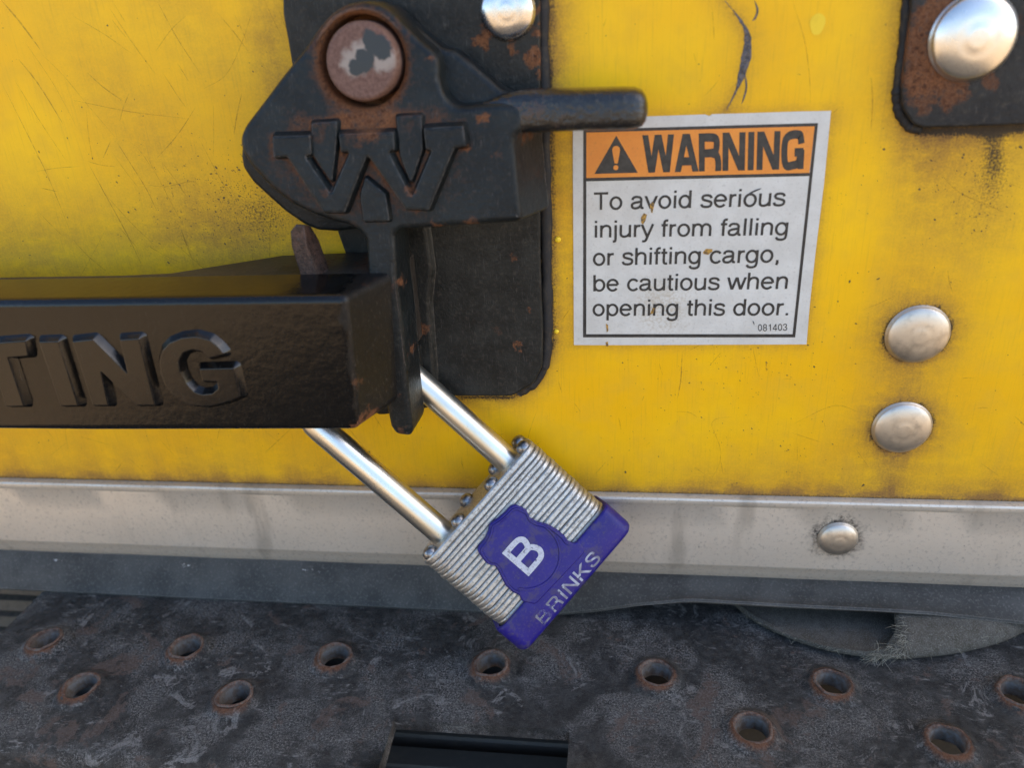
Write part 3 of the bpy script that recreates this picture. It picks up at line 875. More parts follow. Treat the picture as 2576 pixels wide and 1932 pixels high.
# ================================================================ LATCH ASSEMBLY
latch = thing('door_latch', 'black cast latch with raised W emblem, rusty pivot pin and stub lever', 'latch', B_LATCH)
PIN = at(*CA([(909, 418)])[0], d=24)
ctr_W = at(*CA([(960, 1150)])[0], d=24)
bw = lambda c, d=24: tuple(at(*CA([c])[0], d=d))
bh = lambda c, d=24: tuple(at(*CH([c])[0], d=d))
bb = lambda c, d=4: tuple(at(*CB([c])[0], d=d))
M_CAST = black_paint('latch_casting', B_LATCH, dull=.75, gloss=.40, tint=(.0045, .0066, .0076), light=(.012, .0168, .0182),
    rust=[(tuple(PIN), 10.5, 17.5, .62), (bw((960, 800)), 2., 11., .72), (bw((660, 880)), 1., 8., .42), (bw((1260, 790)), 1., 8., .40), (bw((1700, 1530)), .5, 5., .75), (bw((1450, 1540)), .3, 4., .8),
          (bw((730, 1280)), .3, 3., .7), (bw((1290, 1260)), .3, 3., .8), (bw((1320, 1400)), .3, 3., .6), (bw((1640, 1010)), .2, 2.6, .75), (bw((1400, 400)), .2, 2.4, .8), (bw((180, 1080), 18), .3, 4.5, .5),
          (bh((480, 820)), .3, 3., .8), (bh((560, 1080)), .3, 4.5, .45), (bh((800, 950), 20), .3, 4., .8), (bh((840, 1200), 14), .3, 7., .35),
          (tuple(at(*CT([(980, 1000)])[0], d=20)), .4, 3., .7), (tuple(at(*CT([(915, 1290)])[0], d=24)), .3, 2.2, .95), (tuple(at(*CT([(960, 1560)])[0], d=22)), 1., 5., .6), (tuple(at(*CT([(900, 500)])[0], d=24)), .3, 2.4, .8)],
    bumpy=.26, bscale=.8, edge_col=(.17, .155, .14), edge_amt=.8, film=.25)
M_CASTF = black_paint('latch_casting_face', B_LATCH, dull=.75, gloss=.40, tint=(.0045, .0066, .0076), light=(.012, .0168, .0182),
    rust=[(tuple(PIN), 10.5, 17.5, .62), (bw((960, 800)), 2., 11., .72), (bw((660, 880)), 1., 8., .42), (bw((1260, 790)), 1., 8., .40), (bw((1700, 1530)), .5, 5., .75), (bw((1450, 1540)), .3, 4., .8),
          (bw((730, 1280)), .3, 3., .7), (bw((1290, 1260)), .3, 3., .8), (bw((1320, 1400)), .3, 3., .6), (bw((1640, 1010)), .2, 2.6, .75), (bw((1400, 400)), .2, 2.4, .8), (bw((180, 1080), 18), .3, 4.5, .5),
          (bh((480, 820)), .3, 3., .8), (bh((560, 1080)), .3, 4.5, .45), (bh((800, 950), 20), .3, 4., .8), (bh((840, 1200), 14), .3, 7., .35),
          (tuple(at(*CT([(980, 1000)])[0], d=20)), .4, 3., .7), (tuple(at(*CT([(915, 1290)])[0], d=24)), .3, 2.2, .95), (tuple(at(*CT([(960, 1560)])[0], d=22)), 1., 5., .6), (tuple(at(*CT([(900, 500)])[0], d=24)), .3, 2.4, .8)],
    bumpy=.26, bscale=.8, edge_col=(.17, .155, .14), edge_amt=.8, film=.25, stain=True)
Wp = [(320, 915), (585, 908), (595, 1045), (550, 1050), (735, 1300), (850, 1022), (790, 1028), (768, 900), (1148, 888), (1158, 1015), (1115, 1020), (1280, 1322), (1405, 1010),
      (1365, 1012), (1342, 860), (1618, 845), (1640, 988), (1560, 1000), (1400, 1410), (1240, 1402), (972, 1045), (835, 1425), (690, 1425), (430, 1060), (335, 1065)]
EMBLEM = [Wp, [(582, 828), (762, 815), (762, 960), (742, 1235), (600, 1040)], [(1155, 785), (1332, 775), (1345, 1010), (1272, 1240), (1195, 1060)], [(962, 1188), (1105, 1300), (1138, 1478), (960, 1482), (932, 1310)]]
M_PLATE = black_paint('latch_mount_plate', B_LATCH, dull=.75, gloss=.44, tint=(.008, .0087, .008), light=(.026, .027, .024),
    rust=[(bh((470, 280), 4), 1.2, 3.6, .95), (bh((830, 400), 4), 1., 3.8, .9), (bh((690, 360), 4), .5, 3.2, .75), (bh((860, 200), 4), .3, 2.4, .8), (bh((880, 60), 4), .3, 3., .7), (bh((880, 520), 4), .3, 2.6, .7),
          (bb((1865, 1000)), .6, 2.6, .75), (bb((1840, 740)), .3, 2.4, .5), (bb((1510, 1150)), .3, 2.4, .42), (bb((1730, 870)), .3, 4., .42), (bb((1240, 880), 6), .8, 4.5, .75), (bb((1840, 430)), .3, 2.5, .6), (bb((1930, 760)), .3, 2.5, .6)],
    bumpy=.22, bscale=1.3, edge_col=(.10, .085, .07), edge_amt=.5, film=.5, rust_all=.2, scr=.22)

# -- mounting plate riveted to the door
mp = xz(CW([(609, -60), (611, 30), (622, 90), (640, 200), (700, 420), (800, 700), (806, 900)]) + CB([(1300, 1375), (1330, 1300)]) +
        CB([(1830, 1302), (1965, 1225), (2022, 1110), (2026, 900), (2008, 420)]) + CH([(882, 520), (880, 0), (880, -160)]), 3.6)
k = MB(); slab(k, fillet(mp, [3, 6, 6, 6, 4, 4, 3, 1, 3, 6, 6, 6, 30, 20, 20, 0, 3], 4), .1, 3.6, .7)
mount = part('mounting_plate', k, M_PLATE, latch)
k = MB()                                           # folded rib along the plate
rib = xz(CB([(1080, 200), (1290, 200), (1330, 500), (1310, 700), (1345, 1150), (1340, 1290), (1110, 1290)]), 5.4)
slab(k, fillet(rib, 1.5), 3.5, 5.4, 1.4, .8)
part('folded_rib', k, M_PLATE, latch, angle=60)
k = MB()                                           # lug behind the tongue
lug = xz(CB([(1050, 1000), (1240, 1000), (1262, 1280), (1312, 1345), (1255, 1392), (1050, 1400)]), 9)
slab(k, fillet(lug, .8), 3.5, 9, .5)
part('lug', k, M_PLATE, latch)
# -- black sealant squeezed out along the plate
def bead(pts2, r, d, seed=0):
    b_ = MB(); P_ = smooth_path(pts2, 70); r_ = np.random.default_rng(seed)
    ph = r_.uniform(0, 6, 5)
    rad = [r * (1 + .16 * math.sin(i * .9 + ph[0]) * math.sin(i * .37 + ph[1]) + r_.normal(0, .04)) for i in range(70)]
    return b_.tube([(p[0] + r_.normal(0, .02), -d, p[1] + r_.normal(0, .04)) for p in P_], rad, 12)
M_SEALANT = simple('black_sealant', (.018, .017, .017), .72, (.10, .075, .045), .45, .5, .7, .8)
sb = part('sealant_bead', bead(xz(CW([(1172, -30), (1173, 150), (1178, 420), (1181, 620), (1180, 760), (1160, 820), (1120, 850)]), 1.0), 1.7, .3, 3), M_SEALANT, latch, angle=60, merge=0)
place('rivet', rivet_mesh(7.4, 3.3, 'plate_rivet'), brushed('bright_rivet', (.68, .67, .66), .24, .25, (1, 1, 1), .06), latch,
      tuple(at(*CH([(655, 72)])[0], d=4) * np.array([1, 0, 1]) + np.array([0, -3.55, 0])), latch, 1., .4)

# -- second cam plate behind the casting, showing along its lower left
cam2 = xz(CA([(700, 250), (500, 400), (250, 760), (128, 960), (122, 1050), (132, 1125), (200, 1225), (300, 1318), (420, 1425), (550, 1515), (640, 1552), (760, 1560), (890, 1545), (1000, 1540), (1150, 1500), (1200, 700)]), 12)
k = MB(); slab(k, fillet(cam2, [3] * 3 + [4] * 3 + [6] * 10, 4), 4.2, 12, 1.2)
part('cam_plate', k, M_CAST, latch)

# -- main casting: emblem face, tongue running down, back outline flared on the right
face_px = (CA([(890, 2), (990, 12), (1085, 60), (1190, 160), (1300, 268), (1390, 338), (1436, 400)]) +                # 0-6 round the pin
           CH([(168, 560), (205, 680), (290, 748), (600, 722), (760, 730), (770, 900), (700, 965), (722, 1150), (738, 1300), (768, 1515)]) +  # 7-16 lever root, right end
           CH([(720, 1535), (300, 1560), (20, 1583)]) + CA([(1200, 1532), (1172, 1575)]) +                               # 17-21
           CT([(885, 160), (905, 420), (950, 780), (985, 1200), (1022, 1560), (1010, 1612), (900, 1600), (860, 1540), (832, 1400), (800, 1150), (755, 850), (700, 480), (672, 180)]) +  # 22-34 tongue
           CA([(960, 1572), (920, 1535), (850, 1503), (760, 1482), (640, 1442), (480, 1372), (330, 1262), (200, 1132), (118, 1020), (100, 930), (135, 845), (240, 700), (380, 502), (520, 320), (600, 192), (680, 92), (770, 30)]))
face = xz(face_px, 24)
rad = [8] * len(face)
for i in (16,): rad[i] = 1.5
for i in (12, 13, 17, 20, 21): rad[i] = 3
for i in range(22, 35): rad[i] = 2.5
f_f = fillet(face, rad, 3)
# flare: the back outline steps out on the right-hand end, so that side face leans
f_b = []
xe = max(p[0] for p in xz(CH([(738, 1300)]), 24)); zt = at(*CH([(700, 950)])[0], d=24)[2]; zb_ = at(*CH([(700, 1535)])[0], d=24)[2]
for p in inset(f_f, -.5):
    if p[0] > xe - 7 and zb_ - 4 < p[1] < zt + 2:
        f_b.append((p[0] + 5.2 * min(1., (p[0] - xe + 7) / 5.), p[1] + .4))
    else:
        f_b.append(p)
k = MB(); slab(k, f_f, 10.5, 24, 1.7, back=f_b, holes=[(PIN[0] + .2, PIN[2], 10.9, 9., 1.5)], seg=4, dense=.75)
cast = part('emblem_casting', k, M_CASTF, latch, angle=50)
# rust that has bled from the pin and sits along the foot of the raised emblem
vc = np.array([v.co[:] for v in cast.data.vertices]) * 1000 + np.array(B_LATCH)
VX, VZ = vc[:, 0], vc[:, 2]
dW = np.full(VX.shape, 1e9)
for pl in EMBLEM:
    e_ = xz(CA(pl), 24); dW = np.minimum(dW, segd(VX, VZ, e_ + e_[:1]))
cW = xz(CA([(960, 900)]), 24)[0]; topw = np.clip(1.25 - np.hypot((VX - cW[0]) / 34., (VZ - cW[1]) / 20.), 0, 1)
st_ = np.exp(-dW / 2.1) * (.42 + .5 * topw)
rp = np.hypot(VX - PIN[0], VZ - PIN[2])
st_ = np.maximum(st_, (.80 * np.exp(-np.clip(rp - 11.5, 0, None) / 2.6)) * (rp < 40))
st_ = np.maximum(st_, .84 * topw ** 1.2 * np.clip((PIN[2] - 4 - VZ) / 9., 0, 1) * (.75 + .25 * np.sin(VX * .5 + 1.3 * np.sin(VZ * .4))))
low_e = xz(CA([(118, 1020), (200, 1132), (330, 1262), (480, 1372), (640, 1442)]), 24)
st_ = np.maximum(st_, .42 * np.exp(-segd(VX, VZ, low_e) / 3.0))
eb = xz(CA([(960, 1150)]), 24)[0]; st_ = np.maximum(st_, .50 * np.clip(1.5 - np.hypot((VX - eb[0]) / 30., (VZ - eb[1]) / 15.), 0, 1))
a_ = cast.data.attributes.new('stain', 'FLOAT', 'POINT'); a_.data.foreach_set('value', st_.astype(np.float32))
# -- web joining casting and lever, a step lower
web = xz(CA([(1085, 60), (1250, 160)]) + CH([(180, 330), (265, 350), (430, 480), (600, 625), (700, 660), (800, 800), (300, 800), (60, 500)]), 17)
k = MB(); slab(k, fillet(web, [1, 4, 2, 3, 6, 6, 2, 0, 0, 0], 4), 8, 16.5, 1.6)
part('lever_web', k, M_CAST, latch, angle=50)
# -- stub lever
k = MB()
lc = [at(*CH([c])[0], d=19) for c in [(480, 800), (620, 775), (760, 770), (900, 766), (1100, 760), (1300, 755), (1450, 752), (1540, 750), (1590, 750), (1615, 750), (1630, 750)]]
lr = [(3.0, 2.5), (4.2, 3.8), (5.2, 4.9), (5.2, 5.6), (5.0, 6.2), (5.0, 6.5), (5.0, 6.4), (4.85, 6.2), (4.2, 5.4), (3.0, 4.2), (1.2, 2.2)]
n = 28; rings = []
for p, (a, b) in zip(lc, lr):
    ring = []
    for j in range(n):
        t = 2 * math.pi * j / n; ct, st_ = math.cos(t), math.sin(t)
        e_ = .55
        ring.append((p[0], p[1] + b * math.copysign(abs(ct) ** e_, ct), p[2] + a * math.copysign(abs(st_) ** e_, st_)))
    rings.append(ring)
k.loft(rings); k.fill([rings[-1]]); k.fill([rings[0]])
M_LEVER = black_paint('lever_enamel', B_LATCH, dull=.4, gloss=.2, tint=(.007, .007, .0075), light=(.016, .016, .016),
                      rust=[(bh((820, 780), 24), 1., 8., .42), (bh((1000, 860), 23), .5, 6., .36), (bh((700, 760), 24), .5, 6., .4)], bumpy=.45, bscale=.7, edge_amt=.3, film=.5, coat=.6)
part('stub_lever', k, M_LEVER, latch, angle=60)

# -- raised emblem
def relief(name, pts, d0, h, bev, draft, r, mat, parent, seg=2, label=None):
    o2 = fillet(xz(pts, d0 + h), r, 3)
    b_ = MB(); slab(b_, o2, d0 - .3, d0 + h, bev, draft, seg=seg, back_cap=False)
    return part(name, b_, mat, parent, angle=40)
relief('emblem_letter', CA(Wp), 24, 2.7, .7, .8, .6, M_CAST, cast)
for pts in EMBLEM[1:]:
    relief('emblem_bar', CA(pts), 24, 1.6, .5, .7, .6, M_CAST, cast)

# -- pivot pin with flaking paint
q = M('flaked_pin')
n1, n2, n3 = q.noise(.22, 5, .6, dist=.6), q.noise(1.2, 5, .65), q.noise(3., 4, .6)
c = q.mix(q.rng(n2, .35, .65), (.105, .050, .036), (.165, .090, .066))
c = q.mix(q.ma('MULTIPLY', q.rng(n3, .5, .65), .5), c, (.21, .125, .09))
pf_ = lambda c_: tuple(at(*CA([c_])[0], d=27))
nb = q.ma('MULTIPLY', q.ma('SUBTRACT', q.noise(.5, 4, .6), .5), 3.6)
def near(c_, r, soft=.3):
    kk = q.vm('LENGTH', q.vm('MULTIPLY', q.vm('SUBTRACT', q.co, tuple(pf_(c_)[i] - B_LATCH[i] for i in range(3))), (1., 0., 1.)))
    return q.rng(q.ma('ADD', kk, nb), r - soft, r + soft, 1., 0.)
pale = q.ma('MAXIMUM', q.ma('MAXIMUM', near((1060, 400), 3.0, 1.), near((860, 420), 3.2, 1.1)), near((900, 350), 2.6, 1.))
c = q.mix(q.ma('MULTIPLY', pale, .85), c, (.33, .28, .235))
dk = q.ma('MAXIMUM', q.ma('MAXIMUM', near((990, 300), 2.5), near((1045, 325), 2.6)), q.ma('MAXIMUM', near((935, 400), 2.7), near((880, 455), 2.0)))
dk = q.ma('MAXIMUM', dk, near((960, 240), 1.7))
c = q.mix(dk, c, (.032, .034, .032))
M_PIN = q.out(c, q.fmix(dk, .75, .42), 0., q.bump(q.ma('ADD', n2, q.ma('MULTIPLY', dk, .5)), .35, .25), spec=.4)
k = MB()
pr = 9.3
pz = at(*CA([(909, 418)])[0], d=27)
k.lathe([(pr, 14), (pr, 25.6), (pr - .15, 26.3), (pr - .5, 26.8), (pr - 1.0, 27), (pr - 1.3, 27), (.01, 27.15)], (pz[0], 0, pz[2]), 'y', 56)
part('pivot_pin', k, M_PIN, latch, angle=40)

# the casting leans back a few degrees, so its face looks slightly upwards
for o_ in [o for o in bpy.data.objects if o.name.split('.')[0] in ('emblem_casting', 'emblem_letter', 'emblem_bar', 'lever_web', 'stub_lever', 'pivot_pin')]:
    for v in o_.data.vertices:
        zz = max(v.co.z * 1000 + B_LATCH[2], -62.)
        v.co.y += math.tan(math.radians(7.)) * (zz + 30.) * S
    o_.data.update()

# ================================================================ LATCH HANDLE BAR with cast lettering
bar = thing('latch_handle', 'glossy black latch handle bar with raised letters TING at its end', 'handle bar', B_BAR)
bc = lambda c, d=45: tuple(at(*CC([c])[0], d=d))
M_BAR = black_paint('handle_enamel', B_BAR, dull=.35, gloss=.14, tint=(.003, .003, .003), light=(.007, .0065, .006),
    rust=[(bc((2040, 1080), 40), .8, 4.5, .8), (bc((2000, 1130), 42), .5, 4., .75), (bc((1985, 900), 44), .3, 3., .55), (bc((2050, 320), 36), .3, 3.5, .5)],
    bumpy=.11, bscale=.4, edge_r=.9, edge_col=(.15, .115, .09), edge_amt=.3, film=.04, spec=.36, scr=.12, worn=(-71.5, -69.0))
M_BARL = black_paint('letter_enamel', B_BAR, dull=.35, gloss=.17, tint=(.003, .003, .003), light=(.008, .007, .006), bumpy=.06, bscale=.3, edge_r=.5, edge_col=(.12, .095, .075), edge_amt=.35, film=.05, spec=.42, scr=.1)
barf = [(-330., -60.7), (-330., -101.6), (-150., -101.0), (-69.8, -99.6), (-67.3, -60.1), (-150., -60.4)]
f_f = fillet(barf, [0, 0, 0, 3.5, 2.5, 0], 6)
f_b = []
for p in f_f:
    if p[0] > -85:
        f_b.append((p[0] + 6.5 * min(1, (p[0] + 85) / 14.) , p[1] + (.5 if p[1] > -80 else .4)))
    else:
        f_b.append((p[0], p[1] + (.5 if p[1] > -80 else 0)))
k = MB(); slab(k, f_f, 27.5, 45, 2.3, back=f_b, seg=5)
body = part('bar', k, M_BAR, bar, angle=60)
# widening root behind the bar, with the slot the hasp tab rises from
wt = -60.6
k = MB()
plan = [(-330, -27.6), (-330, -24), (-142, -24.), (-128, -22.5), (-101, -5.5), (-80, -3.8), (-60, -3.8), (-60, -27.6)]
top = [(p[0], p[1], wt) for p in plan]; mid_ = [(p[0], p[1], wt - 1.2) for p in inset(plan, -.0)]; bot = [(p[0], p[1], wt - 26) for p in plan]
tin = [(p[0], p[1], wt + .5) for p in inset(plan, .9)]
k.loft([bot, mid_, top, tin]); k.fill([tin]); k.fill([bot])
part('bar_root', k, black_paint('root_enamel', B_BAR, dull=.5, gloss=.5, tint=(.022, .018, .014), light=(.05, .042, .034), rust=[((-84., -20., wt), 1., 9., .5), ((-70., -10., wt), 1., 10., .6)], bumpy=.3, film=.7), bar, angle=40)
k = MB()
sl0 = at(*CC([(1640, 265)])[0], z=wt + .6)
k.loft([[(sl0[0] - 5.5, sl0[1] + 4.5, wt + .62), (sl0[0] + 9, sl0[1] + 4.5, wt + .62), (sl0[0] + 9, sl0[1] - 4.5, wt + .62), (sl0[0] - 5.5, sl0[1] - 4.5, wt + .62)], [(sl0[0] - 5, sl0[1] + 4, wt + .66), (sl0[0] + 8.5, sl0[1] + 4, wt + .66), (sl0[0] + 8.5, sl0[1] - 4, wt + .66), (sl0[0] - 5, sl0[1] - 4, wt + .66)]])
k.fill([[(sl0[0] - 5, sl0[1] + 4, wt + .66), (sl0[0] + 8.5, sl0[1] + 4, wt + .66), (sl0[0] + 8.5, sl0[1] - 4, wt + .66), (sl0[0] - 5, sl0[1] - 4, wt + .66)]])
part('slot_shade_patch', k, simple('slot_shade', (.008, .007, .006), .5), bar, angle=0)  # flat near-black patch standing for the shade inside the slot
# hasp tab
ta = [(88, 125), (130, 72), (195, 78), (212, 228), (312, 480), (172, 480), (98, 240)]
tbk = [(150, 110), (200, 74), (240, 84), (302, 190), (402, 470), (312, 470), (180, 260)]
fa, fb = xz(CT(ta), 27.6), xz(CT(tbk), 22.5)
k = MB(); slab(k, fa, 22.5, 27.6, .45, back=fb)
part('hasp_tab', k, rusty('rusty_tab', (.075, .042, .030), (.022, .015, .013), (.14, .08, .055), .5, .7), bar, angle=50)

# lettering
T_ = [(-118, 283), (215, 257), (240, 388), (66, 402), (205, 812), (48, 815), (-72, 412), (-92, 414)]
I_ = [(325, 268), (490, 262), (662, 808), (510, 812)]
N_ = [(608, 266), (782, 246), (1075, 540), (1008, 250), (1170, 240), (1312, 804), (1152, 806), (850, 515), (917, 806), (782, 808)]
G_ = [(1890, 375), (1835, 308), (1765, 252), (1655, 222), (1530, 234), (1430, 275), (1366, 342), (1342, 430), (1352, 535), (1388, 630), (1450, 712), (1530, 778), (1625, 808), (1740, 815), (1850, 795), (1950, 765), (2030, 728),
      (1970, 490), (1680, 496), (1706, 602), (1828, 605), (1840, 662), (1790, 704), (1705, 714), (1632, 690), (1570, 622), (1522, 525), (1508, 432), (1545, 362), (1620, 336), (1700, 352), (1760, 408)]
for L_, r_ in ((T_, .25), (I_, .25), (N_, .25), (G_, [.4] + [1.2] * 14 + [.3, .3, .25, .25, .25, .25, .4] + [1.2] * 9 + [.3])):
    relief('raised_letter', CG(L_), 45, 2.0, .25, 1.45, r_, M_BARL, body, seg=2)
#==PART4==

# ================================================================ PADLOCK
LU = Vector((.645, .465, .606)).normalized(); LV = Vector((.704, -.055, -.708))
LV = (LV - LU * LV.dot(LU)).normalized(); LW = LV.cross(LU)
if LW.y > 0: LW = -LW
lock = thing('padlock', 'laminated steel padlock with purple bumper hanging from the latch by its shackle', 'padlock', B_LOCKC)
mw = Matrix.Identity(4)
for r in range(3):
    mw[r][0], mw[r][1], mw[r][2], mw[r][3] = LU[r], LV[r], LW[r], B_LOCKC[r] * S
lock.matrix_world = mw
BASE[lock.name] = (0., 0., 0.)                      # its parts are laid out in lock axes: u across, v down, w to the front
HWD, HTH, LB = 25.6, 8.6, 42.2
def rrect(hw, ht, r, n=6):
    o_ = []
    for cx, cy, a0 in ((hw - r, ht - r, 0), (-hw + r, ht - r, 90), (-hw + r, -ht + r, 180), (hw - r, -ht + r, 270)):
        for k_ in range(n + 1):
            a = math.radians(a0 + 90 * k_ / n); o_.append((cx + r * math.cos(a), cy + r * math.sin(a)))
    return o_
NL = 23; LT = LB / (NL + .0)
q = M('laminated_steel'); q.rndco()
n1, n2, n3 = q.noise(.3, 5, .65), q.noise(1.3, 6, .72), q.noise(4.5, 4, .7)
c = q.mix(q.rng(n1, .3, .7), (.53, .525, .50), (.41, .40, .375))
c = q.mix(q.ma('MULTIPLY', q.rng(n2, .50, .66), .75), c, (.13, .115, .09))
c = q.mix(q.ma('MULTIPLY', q.rng(n3, .6, .72), .6), c, (.07, .06, .05))
M_LAM = q.out(c, q.rng(n2, .35, .65, .34, .6), q.rng(n2, .5, .7, .95, .6), q.bump(q.ma('ADD', n2, q.ma('MULTIPLY', n3, .5)), .35, .15))
def lam_mesh(t, hw, ht):
    o_ = rrect(hw, ht, 5.2, 7); e = .32
    L3 = lambda oo, v: [(p[0], v, p[1]) for p in oo]
    b_ = MB(); b_.loft([L3(inset(o_, e * 2.4), 0), L3(inset(o_, e), .05), L3(o_, e * 1.3), L3(o_, t - e * 1.3), L3(inset(o_, e), t - .05), L3(inset(o_, e * 2.4), t)])
    b_.fill([L3(inset(o_, e * 2.4), 0)]); b_.fill([L3(inset(o_, e * 2.4), t)])
    return b_.mesh('lamination', (0, 0, 0), 30)
lme = lam_mesh(LT * .985, HWD, HTH)
tks = rng.uniform(.78, 1.25, NL); tks[0] = 1.35; tks *= LB / tks.sum(); v_ = 0.
for k_ in range(NL):
    o_ = link('lamination', lme, M_LAM, lock)
    o_.location = (rng.normal(0, .09) * S, v_ * S, rng.normal(0, .11) * S)
    o_.scale = (1. + rng.normal(0, .0015), tks[k_] / LT, 1. + rng.normal(0, .006)); v_ += tks[k_]
# rivet heads on top of the body, two rows
q = M('lock_rivet_steel'); n1 = q.noise(.9, 4)
M_LR = q.out(q.mix(q.rng(n1, .35, .65), (.33, .34, .36), (.14, .13, .125)), .32, .9, q.bump(n1, .2, .1))
lr_me = MB().lathe([(2.5, 0), (2.55, .5), (2.4, 1.2), (1.9, 1.9), (1.1, 2.35), (.01, 2.5)], (0, 0, 0), 'z', 20).mesh('rivet_head', (0, 0, 0), 60)
def lock_top(c):
    """u on the lock's top face (v = -1) under a measured image point"""
    px, py = CL([c])[0]
    ray = Vector(FW + RT * (px - PW / 2) / FPX - UP * (py - PH / 2) / FPX); oo = Vector(CAM) - Vector(B_LOCKC)
    p = oo + ray * ((-1.2 - oo.dot(LV)) / ray.dot(LV))
    return p.dot(LU)
for w_, cs in ((5.4, ((150, 900), (335, 695), (540, 440), (745, 200))), (-5.2, ((215, 790), (395, 570), (575, 350), (775, 120)))):
    for c_ in cs:
        o_ = link('rivet_head', lr_me, M_LR, lock)
        o_.location = (max(-22.6, min(22.6, lock_top(c_))) * S, 0., w_ * S); o_.rotation_euler = (math.radians(90), 0, 0)
# shackle
q = M('plated_shackle')
n1, n2 = q.noise(.16, 4, .6, co=q.mapv(sc=(1, .3, 1))), q.noise(1.4, 5, .68)
c = q.mix(q.rng(n1, .3, .7), (.70, .69, .65), (.60, .58, .50))
c = q.mix(q.ma('MULTIPLY', q.rng(n2, .62, .72), .55), c, (.16, .12, .09))
M_SH = q.out(c, q.rng(n1, .3, .7, .25, .36), 1., q.bump(n2, .06, .08))
LS, SR = 15.6, 4.25
path = [(LS, 6, 0), (LS, 0, 0), (LS, -14, 0), (LS, -28, 0), (LS, -40, 0), (LS, -49, 0)]
path += [(LS * math.cos(a), -51. - LS * 1.0 * math.sin(a), 0) for a in np.linspace(0, math.pi, 22)]
path += [(-LS, -49, 0), (-LS, -40, 0), (-LS, -28, 0), (-LS, -14, 0), (-LS, 0, 0), (-LS, 6, 0)]
k = MB(); k.tube(path, SR, 28)
part('shackle', k, M_SH, lock, angle=60)
# plastic bumper: cup round the foot of the body, with the shield standing up the front
def lock_uv(c, w):
    """lock-plane (u, v) of a measured image point, on the plane w in front of the lock's middle"""
    px, py = CL([c])[0]
    ray = Vector(FW + RT * (px - PW / 2) / FPX - UP * (py - PH / 2) / FPX)
    oo = Vector(CAM) - Vector(B_LOCKC)
    t = (w - oo.dot(LW)) / ray.dot(LW)
    p = oo + ray * t
    return (p.dot(LU), p.dot(LV))
q = M('purple_plastic')
n1, n2 = q.noise(.12, 5, .6), q.noise(1.1, 5, .7)
c = q.mix(q.rng(n1, .3, .7), (.010, .0065, .135), (.015, .0095, .17))
c = q.mix(q.ma('MULTIPLY', q.rng(n2, .50, .70), .55), c, (.07, .06, .12))
c = q.mix(q.ma('MULTIPLY', q.rng(q.noise(.22, 5, .65), .52, .64), .5), c, (.06, .05, .085))
c = q.mix(q.ma('MULTIPLY', q.edge(.5, .02, .2), .25), c, (.09, .08, .22))
M_PUR = q.out(c, q.rng(n2, .3, .7, .34, .5), 0., q.bump(n2, .12, .12), spec=.32)
vs_l = lock_uv((590, 1395), 9.5)[1]; VT = LB - 10.2
k = MB()
o_out = rrect(HWD + 1.25, HTH + 1.35, 4.0, 7)
L3 = lambda oo, v: [(p[0], v, p[1]) for p in oo]
rings = [L3(inset(o_out, 1.6), VT + .2), L3(inset(o_out, .5), VT), L3(inset(o_out, .12), VT + .25), L3(o_out, VT + .8), L3(o_out, LB - .4), L3(inset(o_out, .35), LB + .6), L3(inset(o_out, 1.2), LB + 1.3), L3(inset(o_out, 2.2), LB + 1.5)]
k.loft(rings); k.fill([rings[-1]])
bump_ = part('bumper', k, M_PUR, lock, angle=45)
SHP = [(760, 1230), (748, 1192), (700, 1170), (655, 1128), (625, 1070), (600, 1020), (578, 990), (532, 985), (500, 945), (468, 895), (482, 866), (520, 820), (542, 770), (552, 720), (600, 692), (650, 650), (690, 606), (722, 597),
       (790, 630), (812, 682), (862, 710), (930, 727), (990, 760), (1040, 800), (1062, 835), (1100, 852), (1135, 835), (1180, 900), (850, 1250)]
WF = HTH + 1.6
sh2 = fillet([lock_uv(c_, WF) for c_ in SHP], 1.6, 3)
def lslab(b_, o2, w0, w1, bev, draft=0., seg=3):
    P = lambda oo, w: [(p[0], p[1], w) for p in oo]
    rg = [P(inset(o2, -draft) if draft else o2, w0), P(o2, w1 - bev)]
    for kk in range(1, seg + 1):
        a = math.pi / 2 * kk / seg
        rg.append(P(inset(o2, bev * (1 - math.cos(a))), w1 - bev + bev * math.sin(a)))
    rg.append(P(inset(o2, bev + .1), w1)); b_.loft(rg); b_.fill([rg[-1]])
    return b_
shield = part('shield', lslab(MB(), sh2, HTH - .3, WF, .5), M_PUR, bump_, angle=45)
rimo = [p for p in fillet([lock_uv(c_, WF) for c_ in SHP[1:26]], 1.6, 3)]
k = MB()
ri0 = rimo[2:-2]
k.tube([(p[0] + (ca_ - p[0]) * .07, p[1] + (cb_ - p[1]) * .07, WF) for p in ri0 for ca_, cb_ in [lock_uv((790, 940), WF)]], .42, 6)
part('shield_rim', k, M_PUR, shield, angle=60)
cc = lock_uv((792, 930), WF)
k = MB(); k.tube([(cc[0] + 10.6 * math.cos(a), cc[1] + 10.6 * math.sin(a), WF - .05) for a in np.radians(np.linspace(-8, 152, 40))], .42, 6)
part('ring', k, M_PUR, shield, angle=60)

